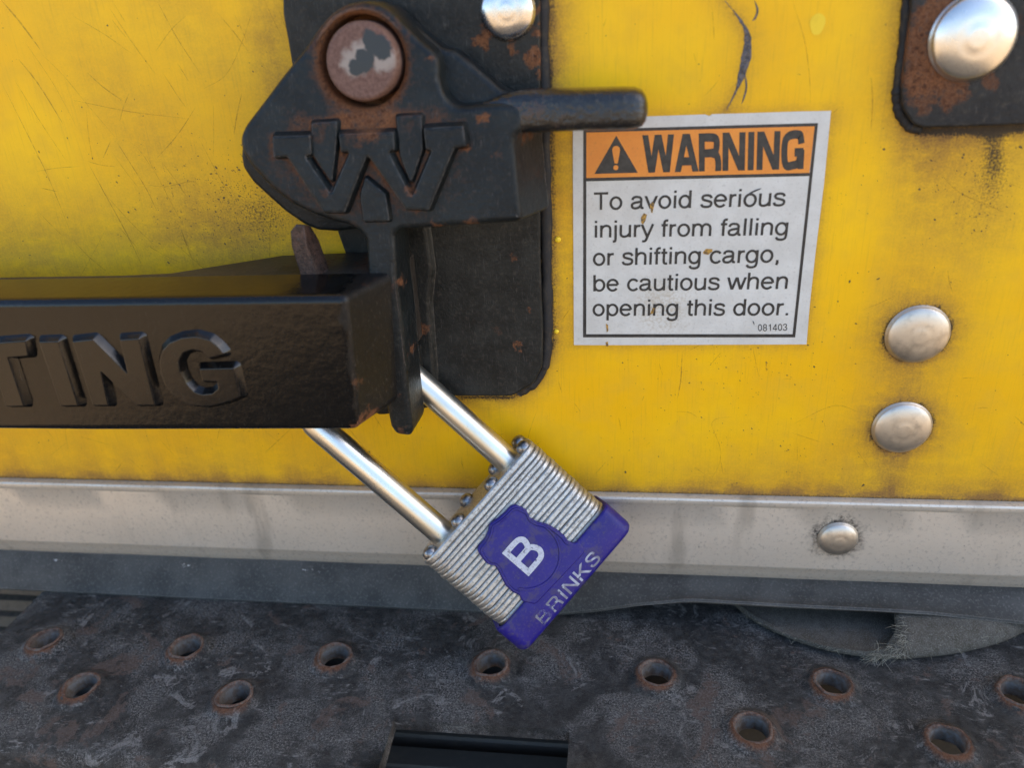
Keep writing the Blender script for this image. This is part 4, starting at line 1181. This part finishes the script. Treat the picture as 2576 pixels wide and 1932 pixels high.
# ================================================================ LETTERING: stroke alphabet
def el(cx, cy, rx, ry, a0, a1, n=22):
    return [(cx + rx * math.cos(math.radians(a)), cy + ry * math.sin(math.radians(a))) for a in np.linspace(a0, a1, n)]
def sm_(pts, n=16): return smooth_path(pts, n)
LOW = {
 ' ': (39, []), 'T': (85, [[(4, 94), (81, 94)], [(42.5, 90), (42.5, 0)]]),
 'o': (77, [el(38.5, 36.5, 28, 33, 0, 360, 32)]),
 'a': (77, [sm_([(11, 52), (15, 63), (26, 69), (38, 69), (51, 66), (58, 56), (58, 44), (58, 28), (58, 15), (62, 6), (72, 6)], 30), sm_([(55, 42), (42, 39), (24, 36), (12, 29), (9, 19), (14, 8), (28, 4), (42, 7), (53, 16), (57, 26)], 24)]),
 'v': (69, [[(4, 76), (34.5, -1)], [(65, 76), (34.5, -1)]]),
 'i': (31, [[(15.5, 0), (15.5, 73)], [(15.5, 87), (15.5, 100)]]),
 'd': (77, [[(64, 0), (64, 100)], el(36.5, 36.5, 27, 33, 0, 360, 32)]),
 'b': (77, [[(13, 0), (13, 100)], el(40.5, 36.5, 27, 33, 0, 360, 32)]),
 'p': (77, [[(13, -29), (13, 73)], el(40.5, 36.5, 27, 33, 0, 360, 32)]),
 'g': (77, [[(64, 73), (64, -4)], sm_([(64, -3), (60, -19), (48, -26), (34, -27), (20, -23), (13, -12)], 16), el(36.5, 36.5, 27, 33, 0, 360, 32)]),
 's': (69, [sm_([(60, 53), (55, 64), (43, 69), (30, 69), (17, 65), (13, 55), (18, 45), (32, 40), (46, 36), (58, 30), (60, 18), (54, 8), (42, 4), (28, 4), (14, 8), (9, 20)], 36)]),
 'e': (77, [[(11, 38), (66, 38)], el(38.5, 36.5, 28.5, 33, 2, 322, 30)]),
 'r': (46, [[(14, 0), (14, 73)], sm_([(14, 44), (18, 57), (27, 65), (43, 67)], 10)]),
 'u': (77, [sm_([(13, 73), (13, 50), (13, 25), (16, 11), (26, 4), (38, 4), (51, 9), (61, 22)], 22), [(63, 73), (63, 0)]]),
 'n': (77, [[(14, 0), (14, 73)], sm_([(15, 48), (22, 61), (34, 68.5), (47, 69), (58, 63), (63, 50), (63, 25), (63, 0)], 22)]),
 'h': (77, [[(14, 0), (14, 100)], sm_([(15, 48), (22, 61), (34, 68.5), (47, 69), (58, 63), (63, 50), (63, 25), (63, 0)], 22)]),
 'm': (116, [[(13, 0), (13, 73)], sm_([(14, 50), (20, 62), (31, 69), (43, 68), (53, 61), (58, 48), (58, 24), (58, 0)], 20), sm_([(59, 50), (65, 62), (76, 69), (88, 68), (98, 61), (103, 48), (103, 24), (103, 0)], 20)]),
 'j': (31, [sm_([(16, 73), (16, 40), (16, 0), (15, -18), (10, -25), (1, -25)], 16), [(16, 87), (16, 100)]]),
 'y': (69, [[(4, 76), (36, -2)], sm_([(65, 76), (50, 36), (34, -5), (28, -20), (20, -26), (8, -25)], 16)]),
 'f': (39, [sm_([(18, 0), (18, 40), (18, 78), (21, 90), (29, 95), (38, 94)], 16), [(3, 68), (37, 68)]]),
 't': (39, [sm_([(18, 93), (18, 60), (18, 18), (21, 7), (28, 4), (37, 5)], 16), [(3, 68), (36, 68)]]),
 'l': (31, [[(15.5, 0), (15.5, 100)]]), 'c': (69, [el(38, 36.5, 28, 33, 38, 322, 28)]),
 'w': (100, [[(3, 76), (27, -2)], [(50, 76), (27, -2)], [(50, 76), (73, -2)], [(97, 76), (73, -2)]]),
 '.': (39, [[(19, 0), (19, 13)]]), ',': (39, [[(19, 0), (19, 13)], [(22, 2), (15, -16)]]),
 '0': (77, [el(38.5, 49, 26, 45, 0, 360, 32)]), '1': (77, [[(46, 0), (46, 98)], sm_([(20, 76), (34, 79), (43, 95)], 8)]),
 '8': (77, [el(38.5, 71, 22, 24, 0, 360, 26), el(38.5, 26, 26, 23, 0, 360, 26)]),
 '4': (77, [[(52, 0), (52, 98)], [(54, 97), (8, 30)], [(6, 25), (70, 25)]]),
 '3': (77, [sm_([(12, 74), (18, 88), (34, 95), (52, 92), (60, 76), (54, 59), (36, 52)], 18), sm_([(36, 52), (56, 46), (64, 28), (56, 10), (38, 4), (20, 8), (10, 26)], 18)]),
}
def CAPS(w):
    h = w / 2
    return {' ': (40, []),
     'W': (118, [[(h - 2, 106), (30, -6)], [(59, 106), (30, -6)], [(59, 106), (88, -6)], [(120 - h, 106), (88, -6)]]),
     'A': (88, [[(h - 3, -6), (44, 106)], [(91 - h, -6), (44, 106)], [(20, 28), (68, 28)]]),
     'R': (86, [[(h, 0), (h, 100)], sm_([(h, 100 - h), (40, 100 - h), (62, 97 - h), (78 - h, 72), (62, 50 + h * .2), (40, 48), (h, 48)], 26), sm_([(46, 48), (66, 42), (70 + h * .3, 22), (78 - h * .5, -2)], 12)]),
     'N': (88, [[(h, 0), (h, 100)], [(84 - h, 0), (84 - h, 100)], [(h - 4, 108), (88 - h, -8)]]),
     'I': (w + 12, [[(h + 4, 0), (h + 4, 100)]]),
     'G': (90, [sm_([(82 - h, 66), (78 - h, 88 - h * .3), (60, 100 - h), (42, 101 - h), (22, 96 - h), (h, 70), (h, 30), (20, 4 + h * .5), (42, h - 1), (62, h + 4), (78 - h, 26), (80 - h, 44)], 44), [(48, 44), (86 - h * .6, 44)], [(83 - h, 0), (83 - h, 50)]]),
     'B': (84, [[(h, 0), (h, 100)], sm_([(h, 100 - h), (36, 100 - h), (56, 97 - h), (72 - h, 76), (56, 56), (36, 53), (h, 53)], 24), sm_([(h, 53), (40, 53), (62, 50), (80 - h, 28), (62, h + 3), (40, h), (h, h)], 24)]),
     'K': (88, [[(h, 0), (h, 100)], [(86, 108), (h, 34)], [(38, 60), (88, -8)]]),
     'S': (82, [sm_([(78 - h, 70), (66, 92 - h * .4), (40, 101 - h), (16, 92 - h * .4), (h + 2, 72), (24, 56), (46, 49), (70 - h * .2, 38), (79 - h, 24), (64, 6 + h * .6), (40, h - 1), (14, 8 + h * .4), (h, 30)], 44)]),
    }
def clip_y(poly, lo, hi):
    for s, lim in ((1, lo), (-1, hi)):
        out = []
        for i in range(len(poly)):
            a, b = poly[i - 1], poly[i]
            da, db_ = s * (a[1] - lim), s * (b[1] - lim)
            if (da >= 0) != (db_ >= 0):
                t = da / (da - db_); out.append((a[0] + (b[0] - a[0]) * t, lim))
            if db_ >= 0: out.append(b)
        poly = out
        if len(poly) < 3: return []
    return poly
def glyph_polys(text, table, w, track=0.):
    """list of (polygon, stroke index) in cap-height-100 units, and the total advance"""
    x = 0.; out = []; si = 0
    for ch in text:
        adv, strokes = table[ch]
        up_ = ch.isupper() or ch.isdigit()
        for st_ in strokes:
            P = [np.array(p, float) for p in st_]; n_ = len(P)
            closed = n_ > 5 and np.linalg.norm(P[0] - P[-1]) < .5
            Lp, Rp = [], []
            for i in range(n_):
                if closed:
                    a, b = P[i - 1] if i > 0 else P[-2], P[i + 1] if i < n_ - 1 else P[1]
                else:
                    a, b = P[max(i - 1, 0)], P[min(i + 1, n_ - 1)]
                t = (b - a) / max(np.linalg.norm(b - a), 1e-9); nn = np.array([-t[1], t[0]])
                Lp.append(P[i] + nn * w / 2); Rp.append(P[i] - nn * w / 2)
            diag = n_ == 2 and abs(P[0][0] - P[1][0]) > 2 and abs(P[0][1] - P[1][1]) > 2
            for i in range(n_ - 1):
                poly = [tuple(Lp[i]), tuple(Lp[i + 1]), tuple(Rp[i + 1]), tuple(Rp[i])]
                if diag and ch != ',':
                    top = 100 if up_ else 73
                    poly = clip_y(poly, 0 if ch != 'y' else -40, top)
                elif ch == 'R' and up_:
                    poly = clip_y(poly, 0, 100)
                if len(poly) > 2:
                    out.append(([(x + p[0], p[1]) for p in poly], si))
            si += 1
        x += adv + track
    return out, x - track

def text_mesh(text, table, w, org, ex, ey, length, height, nrm, lift, track=0.):
    """flat lettering: org/ex/ey/nrm are 3D; length fits the line, height is the cap height in mm"""
    polys, tot = glyph_polys(text, table, w, track)
    b_ = MB()
    for poly, si in polys:
        v = [Vector(org) + Vector(ex) * (p[0] / tot * length) + Vector(ey) * (p[1] / 100 * height) + Vector(nrm) * (lift + .004 * (si % 7)) for p in poly]
        b_.add([tuple(p) for p in v], [tuple(range(len(v)))])
    return b_

# lock lettering
def worn_print(name, color, lo, hi):
    q = M(name)
    n1 = q.noise(.45, 5, .7)
    return q.out(q.mix(q.rng(q.noise(1.5, 4), .45, .7), color, tuple(t * .7 for t in color)), .5, 0., q.bump(n1, .2, .1), alpha=q.rng(n1, lo, hi))
bo = lock_uv((745, 995), WF)
b0 = lock_uv((805, 1060), WF); b1 = lock_uv((635, 905), WF)
hB = math.hypot(b0[0] - b1[0], b0[1] - b1[1]) * 1.0
k = text_mesh('B', CAPS(16), 16, (b0[0] - .2, b0[1], WF), (1, 0, 0), (0, -1, 0), hB * .86, hB, (0, 0, 1), .14)
big_b = part('letter', k, worn_print('silver_print', (.45, .47, .53), .28, .42), shield, angle=0, merge=0)
k = MB(); 
t0, t1 = lock_uv((845, 1318), HTH + 1.36), lock_uv((1255, 925), HTH + 1.36)
tb0 = lock_uv((880, 1360), HTH + 1.36)
hT = 4.3
k = text_mesh('BRINKS', CAPS(15), 15, (t0[0] - .5, (t0[1] + t1[1]) / 2 + hT * .72, HTH + 1.36), (1, 0, 0), (0, -1, 0), (t1[0] - t0[0]) * 1.02, hT, (0, 0, 1), .05, 14)
q = M('rubbed_lettering')
n1 = q.noise(.35, 2, .5); sx_ = q.n('ShaderNodeSeparateXYZ'); q.put(sx_.inputs[0], q.co)
keep = q.ma('ADD', n1, q.rng(sx_.outputs['X'], t0[0], t1[0], -.10, .25, False))
q.m.name = 'rubbed_lettering'
M_RUBL = q.out(q.mix(q.rng(n1, .4, .6), (.34, .355, .42), (.15, .145, .19)), .5, 0., alpha=q.rng(keep, .38, .50, .12, 1.))
part('lettering', k, M_RUBL, bump_, angle=0, merge=0)

# ================================================================ WARNING STICKER
stick = thing('warning_sticker', 'white and orange warning sticker with black lettering beside the latch', 'sticker', (22., 0., -92.))
q = M('sticker_vinyl')
n1, n2 = q.noise(.09, 5, .6), q.noise(1.3, 5, .68)
c = q.mix(q.rng(n1, .3, .7), (.67, .66, .61), (.58, .565, .515))
c = q.mix(q.ma('MULTIPLY', q.rng(n2, .54, .72), .4), c, (.36, .335, .29))
c = q.mix(q.ma('MULTIPLY', q.rng(q.noise(3.5, 3, .6), .66, .72), .6), c, (.25, .22, .18))
c = q.mix(q.ma('MULTIPLY', q.blob((14., 0, -80.), (22., 0., -92.), 1., 13.), q.rng(n2, .4, .6, 0, .5)), c, (.42, .33, .20))
M_VIN = q.out(c, .40, 0., q.bump(q.ma('ADD', q.ma('MULTIPLY', n2, .6), q.ma('MULTIPLY', q.noise(.16, 4, .6), 2.5)), .22, .3), spec=.4)
q = M('sticker_orange')
n1, n2 = q.noise(.15, 5, .6), q.noise(1.5, 5, .68)
c = q.mix(q.rng(n1, .3, .7), (.80, .29, .045), (.74, .25, .04))
c = q.mix(q.ma('MULTIPLY', q.rng(n2, .54, .72), .4), c, (.42, .16, .05))
M_ORG = q.out(c, .42, 0., q.bump(n2, .1, .15), spec=.4)
q = M('sticker_black')
n1, n2 = q.noise(.5, 4, .6), q.noise(2.5, 4, .7)
M_BLK = q.out(q.mix(q.rng(n1, .35, .65), (.020, .020, .020), (.040, .039, .036)), .42, 0., alpha=q.rng(n2, .255, .285))
def sp3(c, d):
    p = at(*CK([c])[0], d=0); return (p[0], -d, p[2])
def spoly(pts, d): 
    b_ = MB(); b_.fill([[sp3(c, d) for c in pts]]); return b_
edge_pts = [(104, 150), (300, 145), (560, 131), (940, 118), (965, 128), (985, 116), (1180, 111), (1500, 100), (1735, 95), (1690, 560), (1636, 1000), (1612, 1220), (1600, 1330), (1580, 1573), (1000, 1575), (600, 1577), (320, 1578), (110, 1577), (107, 1000), (104, 500)]
k = MB()
fr = [sp3(c, .16) for c in edge_pts]; bk_ = [sp3(c, .0) for c in edge_pts]
k.loft([bk_, fr]); k.fill([fr])
vinyl = part('vinyl', k, M_VIN, stick, angle=20)
part('header_panel', spoly([(188, 230), (1632, 192), (1598, 489), (188, 522)], .19), M_ORG, stick, angle=0)
k = MB()
OUTB = [(170, 213), (1653, 172), (1508, 1528), (168, 1528)]; INB = [(189, 232), (1632, 192), (1492, 1508), (188, 1508)]
ro, ri = [sp3(c, .22) for c in OUTB], [sp3(c, .22) for c in INB]
k.loft([ro, ri])
part('border', k, M_BLK, stick, angle=0, merge=0)
part('divider', spoly([(188, 520), (1600, 487), (1598, 507), (188, 541)], .225), M_BLK, stick, angle=0)
part('alert_triangle', spoly([(378, 252), (240, 494), (514, 486)], .23), M_BLK, stick, angle=0)
k = spoly([(352, 338), (358, 324), (370, 317), (384, 317), (396, 324), (402, 338), (400, 356), (388, 424), (384, 428), (370, 428), (366, 424), (354, 356)], .26)
k.fill([[sp3((375 + 16 * math.cos(a), 454 + 16 * math.sin(a)), .26) for a in np.linspace(0, 6.283, 16, endpoint=False)]])
part('exclamation_mark', k, M_ORG, stick, angle=0)
def line(text, a, b, cap, table, w, d, name='text_line', track=0.):
    p0, p1 = Vector(sp3(a, d)), Vector(sp3(b, d)); ptop = Vector(sp3((a[0] + cap[0], a[1] - cap[1]), d))
    ex = (p1 - p0); L_ = ex.length; ex.normalize()
    ey = (ptop - p0); hh = ey.length; ey.normalize()
    part(name, text_mesh(text, table, w, p0, ex, ey, L_, hh, (0, -1, 0), .0, track), M_BLK, stick, angle=0, merge=0)
line('WARNING', (552, 487), (1572, 462), (-8, 238), CAPS(22), 22, .24, 'headline', 3)
line('To avoid serious', (232, 722), (1446, 696), (0, 110), LOW, 13.6, .22)
line('injury from falling', (232, 897), (1466, 880), (0, 106), LOW, 13.6, .22)
line('or shifting cargo,', (226, 1074), (1418, 1052), (0, 106), LOW, 13.6, .22)
line('be cautious when', (226, 1237), (1466, 1221), (0, 103), LOW, 13.6, .22)
line('opening this door.', (224, 1392), (1478, 1388), (0, 101), LOW, 13.6, .22)
line('081403', (1270, 1488), (1460, 1485), (0, 43), LOW, 12, .22, 'part_number')
q = M('torn_vinyl'); n1 = q.noise(1.6, 4)
M_TEAR = q.out(q.mix(q.rng(n1, .4, .6), (.55, .30, .05), (.16, .10, .04)), .8, 0., q.bump(n1, .5, .3))
for pts in ([(598, 735), (590, 690), (606, 668), (618, 690), (606, 742)], [(534, 770), (552, 742), (572, 752), (562, 790), (546, 815), (535, 800)], [(925, 990), (945, 968), (985, 970), (985, 985), (958, 1005), (930, 1000)],
            [(588, 1385), (608, 1342), (622, 1345), (612, 1375)], [(312, 1440), (326, 1450), (328, 1485), (318, 1496)], [(310, 1560), (325, 1555), (328, 1582), (316, 1586)]):
    k = MB(); f0 = [sp3(c, .27) for c in pts]; g0 = [sp3(c, .12) for c in pts]; k.loft([g0, f0]); k.fill([f0]); part('tear', k, M_TEAR, vinyl, angle=20)
M_SCUFF = flat('scuff_black', (.06, .06, .06))
for pts, w_ in (([(1205, 625), (1250, 603), (1295, 585)], .5), ([(1240, 1422), (1246, 1436), (1250, 1450)], .25)):
    k = MB(); ribbon(k, smooth_path([(p[0], p[2]) for p in [sp3(c, 0) for c in pts]], 6), w_, .26)
    part('scuff', k, M_SCUFF, vinyl, angle=0, merge=0)

# ================================================================ CORNER BRACKET, top right
brk = thing('corner_bracket', 'rust-stained dark steel bracket with one large dome rivet', 'bracket', B_BRKT)
BR = at(*CV([(1150, 430)])[0], d=4)
bo_ = xz(CV([(440, -300), (430, 60), (400, 400), (345, 800), (318, 1060), (335, 1270), (460, 1440), (560, 1478), (1000, 1470), (1800, 1440)]), 3.2)
bo_ += [(bo_[-1][0] + 60, bo_[-1][1] + 1), (bo_[-1][0] + 60, bo_[0][1])]
k = MB(); slab(k, fillet(bo_, [0, 0, 10, 10, 10, 6, 6, 4, 10, 0, 2, 2], 4), .05, 3.2, .6)
vv = lambda c: tuple(at(*CV([c])[0], d=3.2))
M_BK = black_paint('bracket_enamel', B_BRKT, dull=.6, gloss=.5, tint=(.012, .012, .013), light=(.036, .036, .033),
    rust=[(vv((650, 850)), 4., 11., .8), (vv((480, 500)), 3., 9., .75), (vv((900, 1050)), 2.5, 7., .7), (vv((560, 1150)), 2.5, 6., .65), (vv((1350, 950)), 1.5, 5., .6), (vv((700, 150)), 3., 9., .75), (vv((1650, 300)), 1., 6., .45)], bumpy=.25, film=.6)
part('bracket_plate', k, M_BK, brk)
place('rivet', rivet_mesh(10.4, 4.2, 'bracket_rivet'), brushed('white_rivet', (.74, .72, .68), .30, .15, (1, 1, 1), .06), brk, (BR[0], -3.15, BR[2]), brk, 1., 2.)
part('sealant_bead', bead(xz(CV([(395, -250), (375, 150), (335, 600), (285, 950), (268, 1150), (310, 1330), (420, 1470), (540, 1505)]), 1.0), 1.25, .2, 5), M_SEALANT, brk, angle=60, merge=0)

# ================================================================ WEBBING STRAP under the seal
strap = thing('webbing_strap', 'frayed grey webbing strap loop lying on the bumper under the seal', 'strap', (at(2100, 1640, z=-195)[0], -20., -196.))
Bp = [at(*CP4([c])[0], z=-195.2) for c in [(520, 250), (620, 345), (760, 430), (900, 492), (1060, 545), (1230, 580), (1400, 600), (1580, 598), (1760, 580), (1930, 550), (2080, 508), (2180, 465), (2260, 430)]]
n = 44
Bs = [np.array(p) for p in smooth_path([tuple(p) for p in Bp], n)]
q = M('grey_webbing')
n1, n2 = q.noise(.25, 5, .65), q.noise(2.4, 5, .75); wv = q.noise(1.6, 3, .6, co=q.mapv(sc=(1.6, .6, 1.6)))
c = q.mix(q.rng(n1, .3, .7), (.07, .062, .048), (.115, .105, .088)); c = q.mix(q.ma('MULTIPLY', q.rng(n2, .45, .65), .6), c, (.24, .225, .195))
c = q.mix(q.ma('MULTIPLY', q.rng(wv, .5, .65), .4), c, (.06, .055, .05))
M_WEB = q.out(c, .95, 0., q.bump(q.ma('ADD', n2, wv), .9, .5), spec=.15)
SEC = [(22, .25), (12, .25), (4.2, .3), (1.4, .9), (.2, 2.4), (.1, 4.2), (.9, 6.4), (2.8, 8.6), (5.6, 10.0), (10, 10.9), (16, 11.2), (22, 11.2)]
SECs = [np.array(p) * np.array([1., .82]) for p in smooth_path(SEC, 48)]
fold = .50                                         # along the strap: left of this only the lower layer, right of it the upper layer folds over
rings, edge_pts_ = [], []
for i, p in enumerate(Bs):
    t = i / (n - 1)
    sm_max = float(np.interp(t, [0, .12, .3, fold - .05, fold - .015, fold + .015, fold + .05, 1], [.30, .40, .46, .49, .56, .80, 1., 1.]))
    pts = []
    for s_ in np.linspace(0, sm_max, 26):
        f_ = s_ * 47; a = int(min(f_, 46)); u = f_ - a
        pts.append(SECs[a] * (1 - u) + SECs[a + 1] * u)
    nrm = []
    for a in range(26):
        tt = pts[min(a + 1, 25)] - pts[max(a - 1, 0)]; tt = tt / np.linalg.norm(tt); nrm.append(np.array([tt[1], -tt[0]]))
    th = -1.9
    outer = pts; inner = [pts[a] - nrm[a] * th * (1 if a else 1) for a in range(26)]
    inner = [np.array([q_[0], max(q_[1], .02)]) for q_ in inner]
    lean = .5 * math.sin(i * .8)
    ring = [(p[0], p[1] + a[0] + .1 * lean, -196. + a[1]) for a in outer] + [(p[0], p[1] + a[0] + .1 * lean, -196. + a[1]) for a in inner[::-1]]
    sk = math.exp(-((t - fold) / .06) ** 2)
    ring = [(r_[0] + sk * (.75 * (r_[2] + 196.) + .5 * math.sin(r_[2] * 3.1)), r_[1], r_[2]) for r_ in ring]
    rings.append(ring)
    if abs(t - fold) < .05: edge_pts_.append([ring[k_] for k_ in range(14, 26)])
k = MB(); k.loft(rings); k.add(rings[0], [tuple(range(52))]); k.add(rings[-1], [tuple(range(52))])
part('webbing', k, M_WEB, strap, angle=60)
k = MB()                                           # frayed threads at the cut fold and fuzz along the edges
r5 = np.random.default_rng(5)
for j in range(300):
    if j < 170:
        e_ = edge_pts_[r5.integers(len(edge_pts_))]; st_ = np.array(e_[r5.integers(0, 12)]) + r5.normal(0, .5, 3) + np.array([0, -.3, .3]); ln = r5.uniform(1.5, 5.); dr = np.array([r5.normal(-.7, .7), r5.normal(-.3, .5), r5.normal(.1, .7)])
    else:
        i = r5.integers(3, n); rr0 = rings[i]; st_ = np.array(rr0[r5.integers(8, 26)]); ln = r5.uniform(.7, 1.9); dr = np.array([r5.normal(0, .7), -abs(r5.normal(.5, .4)), r5.normal(.3, .6)])
    dr = dr / np.linalg.norm(dr); cv = np.array([r5.normal(0, .5), r5.normal(0, .3), -abs(r5.normal(.5, .3))])
    k.tube([tuple(np.array(st_) + dr * ln * t + cv * ln * t * t * .5) for t in (0, .25, .5, .75, 1)], [.07, .065, .06, .05, .025], 3, cap=False)
part('frayed_threads', k, simple('thread', (.30, .275, .215), .95, (.14, .12, .10), .4), strap, angle=0, merge=0, kind='stuff')
